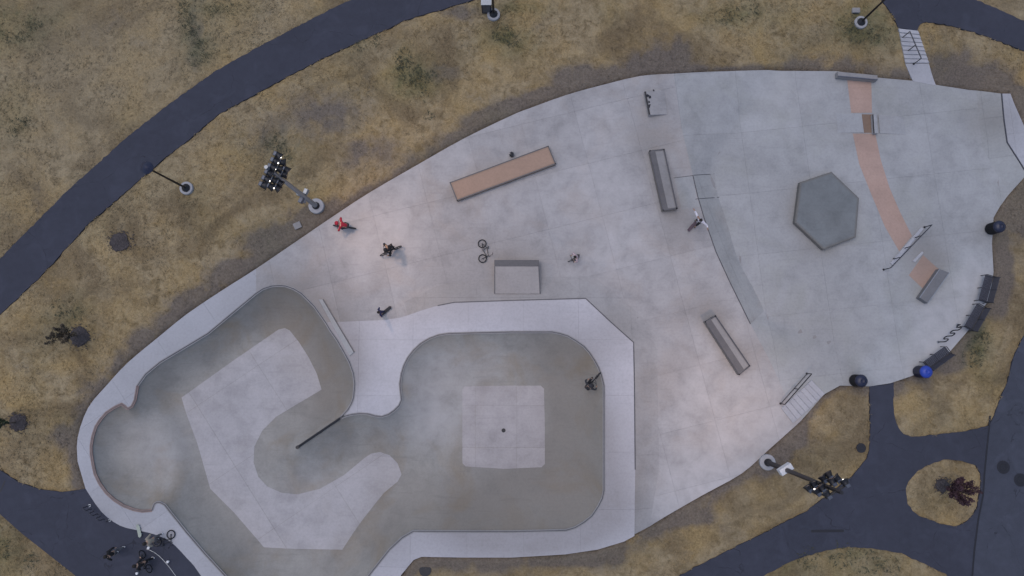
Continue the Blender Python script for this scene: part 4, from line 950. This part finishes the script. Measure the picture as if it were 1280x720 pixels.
def person(loc, rz, label, pose, cloth, k=1.0, scale=1.0, hair=None, helmet=None, rot=None, sleeves='long', legs='long'):
    e = empty('person', loc, rz, label, 'person')
    if rot: e.rotation_euler = rot
    e.scale = (scale,)*3
    v = {n: Vector(p) for n, p in pose.items()}
    pel, che, nek, hd = v['pelvis'], v['chest'], v['neck'], v['head']
    sh = v.get('side', Vector((0, 1, 0))).normalized()
    fw = v.get('look', Vector((1, 0, -.2))).normalized()
    ch = [[('pelvis', pel, (.115, .14)), ('spine', pel.lerp(che, .5), (.105, .125)), ('chest', che, (.12, .15)), ('neck0', che.lerp(nek, .7), (.07, .075)), ('neck', nek, .052), ('jaw', nek.lerp(hd, .45), (.068, .066)), ('head', hd, (.088, .08)), ('crown', hd+(hd-nek).normalized()*.075, (.07, .064))]]
    ch.append([('jaw', None, 0), ('nose', nek.lerp(hd, .62)+fw*.105, .016)]); ch[-1][0] = ('jaw', nek.lerp(hd, .45), .066)
    top = [[('pelvis', pel, (.14, .165)), ('spine', pel.lerp(che, .5), (.13, .15)), ('chest', che, (.14, .172)), ('neck0', che.lerp(nek, .6), (.075, .08))]]
    bot = [[('spine', pel.lerp(che, .22), (.128, .15)), ('pelvis', pel, (.13, .158))]]
    feet = []
    for s, t in ((1, 'L'), (-1, 'R')):
        shl = che.lerp(nek, .45)+sh*s*.175; el, ha = v['elbow'+t], v['hand'+t]; hip = pel+sh*s*.09-(che-pel).normalized()*.03
        kn, an, toe = v['knee'+t], v['ankle'+t], v['toe'+t]
        fa = (ha-el).normalized(); wr = ha-fa*.02; pm = ha+fa*.045
        side = fa.cross(Vector((0, 0, 1))); side = side.normalized() if side.length > .1 else Vector((0, 1, 0)); dn = side.cross(fa).normalized()
        if dn.z > 0: dn = -dn
        ch.append([('chest', che, 0), ('sh'+t, shl, .062), ('el'+t, el, .043), ('wr'+t, wr, .030), ('pm'+t, pm, (.040, .022))])
        for q, (o_, L) in enumerate(((-.030, .060), (-.010, .070), (.010, .066), (.029, .052))):
            b = pm+fa*.03+side*o_
            ch.append([('pm'+t, pm, .03), (f'f{q}{t}', b+fa*L*.5+dn*.008, .010), (f'g{q}{t}', b+fa*L*.8+dn*.035, .008)])
        ch.append([('pm'+t, pm, .03), ('th'+t, pm-side*s*.045-fa*.005, .012), ('ti'+t, pm-side*s*.06+fa*.03+dn*.015, .009)])
        ch.append([('pelvis', pel, 0), ('hip'+t, hip, .085), ('kn'+t, kn, .058), ('an'+t, an, .038), ('toe'+t, toe, (.036, .026))])
        end = wr if sleeves == 'long' else shl.lerp(el, .85)
        row = [('chest', che, 0), ('sh'+t, shl, .082)]
        if sleeves == 'long': row += [('el'+t, el, .062), ('wr'+t, el.lerp(wr, .93), .046)]
        else: row += [('el'+t, end, .068)]
        top.append(row)
        row = [('pelvis', pel, 0), ('hip'+t, hip, .108)]
        row += [('kn'+t, kn, .080), ('an'+t, kn.lerp(an, .93), .064)] if legs == 'long' else [('kn'+t, hip.lerp(kn, .95), .085)]
        bot.append(row)
        d = (toe-an); d.z = 0; d = d.normalized() if d.length > .01 else Vector((1, 0, 0))
        feet.append([('h'+t, an-d*.05+Vector((0, 0, -.035)), (.045, .045)), ('m'+t, an+d*.06+Vector((0, 0, -.05)), (.05, .035)), ('t'+t, an+d*.17+Vector((0, 0, -.06)), (.042, .026))])
    fix = {}
    for c in ch:
        for k_, p, r in c:
            if k_ not in fix: fix[k_] = (p, r)
    clean = lambda cs: [[(k_, p, r) for k_, p, r in c] for c in cs]
    skin_mesh('body', clean(ch), M[cloth['skin']], e, 'pelvis'); skin_mesh('shirt', top, M[cloth['top']], e, 'pelvis'); skin_mesh('trousers', bot, M[cloth['bot']], e, 'pelvis')
    for f in feet: skin_mesh('shoe', [f], M[cloth['shoe']], e)
    upv = (hd-nek).normalized(); bk = -fw
    q = upv.to_track_quat('Z', 'Y').to_matrix().to_4x4()
    mb = MB()
    if helmet: mb.lathe([(.118,-.045),(.13,-.02),(.134,.03),(.118,.085),(.075,.125),(0,.14)], hd+upv*.02, 16, q); set_smooth(mb.build('helmet', M[helmet], e), 80)
    else: mb.lathe([(.085,-.09),(.105,-.03),(.108,.03),(.095,.08),(.055,.115),(0,.125)], hd+bk*.018+upv*.012, 14, q); set_smooth(mb.build('hair', M[hair or 'hair_dark'], e), 80)
    for s in (-1, 1):
        mb = MB(); mb.lathe([(0,-.012),(.012,0),(0,.012)], nek.lerp(hd, .85)+fw*.083+sh*s*.032, 8); mb.build('eye', M['rubber'], e)
        mb = MB(); mb.lathe([(0,-.03),(.02,0),(0,.03)], nek.lerp(hd, .75)+sh*s*.085, 8); mb.build('ear', M[cloth['skin']], e)
    return e
for nm, c in (('skin_light', (.45,.29,.21)), ('skin_tan', (.33,.21,.15)), ('hair_dark', (.018,.014,.012)), ('red', (.30,.014,.035)), ('white_cloth', (.66,.64,.70)), ('navy', (.018,.020,.075)), ('grey_cloth', (.12,.12,.13)),
              ('pinkish_cloth', (.46,.36,.38)), ('denim', (.05,.06,.10)), ('tan_cloth', (.30,.27,.22)), ('shoe_white', (.7,.7,.72)), ('wood', (.10,.07,.085)), ('lime', (.36,.40,.34)), ('charcoal', (.03,.03,.035))):
    M[nm] = plain(nm, c, .85, 0, .12, 12)
def stand(h=1.7, lean=.05, armL=(.1, .42, .95), armR=(.1, -.42, .95), step=.15, elL=None, elR=None, crouch=0.0):
    z = .92-crouch
    eL = elL or tuple(Vector((0, .30, 1.18-crouch)).lerp(Vector(armL), .5)+Vector((-.04, .05, 0))); eR = elR or tuple(Vector((0, -.30, 1.18-crouch)).lerp(Vector(armR), .5)+Vector((-.04, -.05, 0)))
    return dict(pelvis=(0, 0, z), chest=(lean, 0, z+.40), neck=(lean*1.3, 0, z+.58), head=(lean*1.9, 0, z+.70), elbowL=eL, elbowR=eR, handL=armL, handR=armR,
                kneeL=(step*.7+crouch*.5, .11, .49-crouch*.3), kneeR=(-step*.2+crouch*.5, -.11, .49-crouch*.3), ankleL=(step, .11, .09), ankleR=(-step, -.11, .09), toeL=(step+.14, .12, .05), toeR=(-step+.14, -.12, .05))
RIDE = dict(pelvis=(-.30, 0, .88), chest=(-.02, 0, 1.16), neck=(.12, 0, 1.29), head=(.21, 0, 1.38), look=(1, 0, -.3), elbowL=(.10, .43, 1.10), elbowR=(.10, -.43, 1.10), handL=(.20, .33, .97), handR=(.20, -.33, .97),
            kneeL=(.12, .17, .66), kneeR=(-.02, -.20, .64), ankleL=(.03, .15, .37), ankleR=(-.28, -.15, .40), toeL=(.16, .15, .34), toeR=(-.14, -.15, .36))
def ride(px, py, heading, bike_label, label, cloth, helmet=None, hair=None, h=.45, pose=None, z=None, tilt=None):
    p = G(px, py, h); loc = Vector((p.x, p.y, (p.z-h) if z is None else z)); rot = (0, 0, heading) if tilt is None else tilt
    place_bike(loc, rot, bike_label); person(loc, heading, label, pose or RIDE, cloth, hair=hair, helmet=helmet, rot=rot)
ride(430,283, R(172), 'bmx bike under the rider in red', 'bmx rider in a red top near the upper left edge', dict(skin='skin_light', top='red', bot='charcoal', shoe='shoe_white'), helmet='red')
p2 = dict(RIDE); p2.update(pelvis=(-.18, -.08, .95), chest=(.0, .0, 1.28), neck=(.08, .04, 1.42), head=(.14, .06, 1.52), elbowL=(.05, .46, 1.18), elbowR=(.12, -.42, 1.15))
ride(488,313, R(205), 'bmx bike under the rider in black', 'bmx rider dressed all in black with elbows out', dict(skin='skin_tan', top='black', bot='black', shoe='black'), helmet='black', pose=p2)
# a bike lying on its side
g = G(598,314); bl_ = place_bike((g.x, g.y, g.z+.03), (R(-86), 0, R(-88)), 'bmx bike lying flat on its side on the plaza')
# rider climbing the wall of the square bowl
q = G(744,474,.5); zb = float(bowl_z(np.array([q.x-.05]), np.array([q.y]))[0])
ride(744,474, R(48), 'bmx bike climbing the right wall of the square bowl', 'rider in dark clothes on the right wall of the square bowl', dict(skin='skin_tan', top='charcoal', bot='black', shoe='black'), helmet='charcoal', z=zb+.12, tilt=(0, R(-30), R(48)))
def at_feet(px, py): return up(px, py)
# walking and standing skaters
person(at_feet(479,391.5), R(200), 'person in a dark navy top standing between the two bowls', stand(armL=(.12,.30,.92), armR=(.05,-.36,.9)), dict(skin='skin_light', top='navy', bot='navy', shoe='charcoal'), hair='hair_dark', scale=.8)
f = at_feet(483,388.5); skateboard(f, R(40), 'dark skateboard beside the person in navy', M['charcoal'])
f = at_feet(717,324); sc_ = scooter(f, R(205), 'small kick scooter under the child with dark hair')
person(f+Vector((.05, .0, .10)), R(205), 'child with dark hair riding a kick scooter on the plaza', dict(pelvis=(-.12,0,.72), chest=(.0,0,1.05), neck=(.06,0,1.22), head=(.10,0,1.34), elbowL=(.04,.36,.98), elbowR=(.04,-.36,.98), handL=(.17,.26,.78), handR=(.17,-.26,.78), kneeL=(.03,.1,.42), kneeR=(-.2,-.12,.40), ankleL=(0,.05,.08), ankleR=(-.42,-.12,.06), toeL=(.13,.06,.05), toeR=(-.28,-.12,.03)),
       dict(skin='skin_light', top='pinkish_cloth', bot='black', shoe='black'), scale=.88)
f = at_feet(869.5,279); skateboard(G(864.5,283.5), R(228), 'long dark skateboard under the skater in white', M['wood'])
person(f+Vector((.0, .0, .11)), R(228), 'skater in a white top standing on a board at the curved bank', stand(lean=.10, armL=(.15,.66,1.2), armR=(-.15,-.66,1.22), step=.17), dict(skin='skin_tan', top='white_cloth', bot='black', shoe='black'))
# group at the lower left
person(at_feet(152,686.5), R(190), 'person in dark clothes walking on the lower left asphalt', stand(step=.22, armL=(.2,.3,.95), armR=(-.15,-.3,.95)), dict(skin='skin_light', top='black', bot='grey_cloth', shoe='shoe_white'))
g = at_feet(185,700); place_bike((g.x, g.y, g.z), (R(8), 0, R(-62)), 'bmx bike held by the person in black at the lower left')
person(at_feet(189.5,699), R(170), 'person in black standing beside a bike at the bottom left', stand(armL=(.2,.25,1.0), armR=(.25,-.3,.95), lean=.12), dict(skin='skin_light', top='black', bot='black', shoe='shoe_white'))
g = at_feet(203,668); place_bike((g.x, g.y, g.z+.03), (R(84), 0, R(28)), 'bmx bike lying on the lower left deck edge')
person(at_feet(201,670), R(200), 'person in a tan hoodie standing by the bike on the deck edge', stand(armL=(.22,.25,1.0), armR=(.1,-.32,.9), lean=.1), dict(skin='skin_light', top='tan_cloth', bot='grey_cloth', shoe='shoe_white'))
skateboard(at_feet(174.5,663), R(-75), 'pale green skateboard on the rim of the lower left deck', M['lime'])
def cup(px, py, label):
    e = empty('paper_cup', up(px, py), 0, label, 'cup'); mb = MB(); mb.lathe([(.05,-.02),(.07,.15),(.075,.155)], n=14); mb.build('body', M['shoe_white'], e)
    mb = MB(); mb.lathe([(.078,.15),(.078,.165),(.06,.175),(0,.175)], n=14); mb.build('lid', M['shoe_white'], e)
cup(187,684, 'small white cup on the asphalt nearer the deck edge'); cup(211,701.5, 'small white cup on the asphalt nearest the lower deck'); cup(172.5,716, 'small white cup at the bottom edge of the photo')
pts = [G(x, y, .0) for x, y in ((183,686),(187,687.5),(193,690.5),(199,695),(205,701),(211,708),(219,719),(226,730))]
mb = MB(); mb.tube([p+Vector((0, 0, .0)) for p in pts], .022, 6); o = mb.build('cable', M['galv']); tag(o, 'thin pale cable curving over the lower left asphalt', 'cable')
# little bag by the pink pad
e = empty('backpack', up(639.5,194), R(70), 'small dark backpack standing above the tan pink pad', 'backpack')
mb = MB(); mb.box((0, 0, .17), (.26, .17, .36), bev=.05); set_smooth(mb.build('bag', M['charcoal'], e), 60)
mb = MB(); mb.box((0, -.11, .13), (.20, .07, .2), bev=.03); mb.build('pocket', M['grey_cloth'], e)
for s in (-1, 1): mb = MB(); mb.tube([(s*.07, .08, .32), (s*.08, .14, .22), (s*.07, .09, .06)], .014, 5); mb.build('strap', M['black'], e)
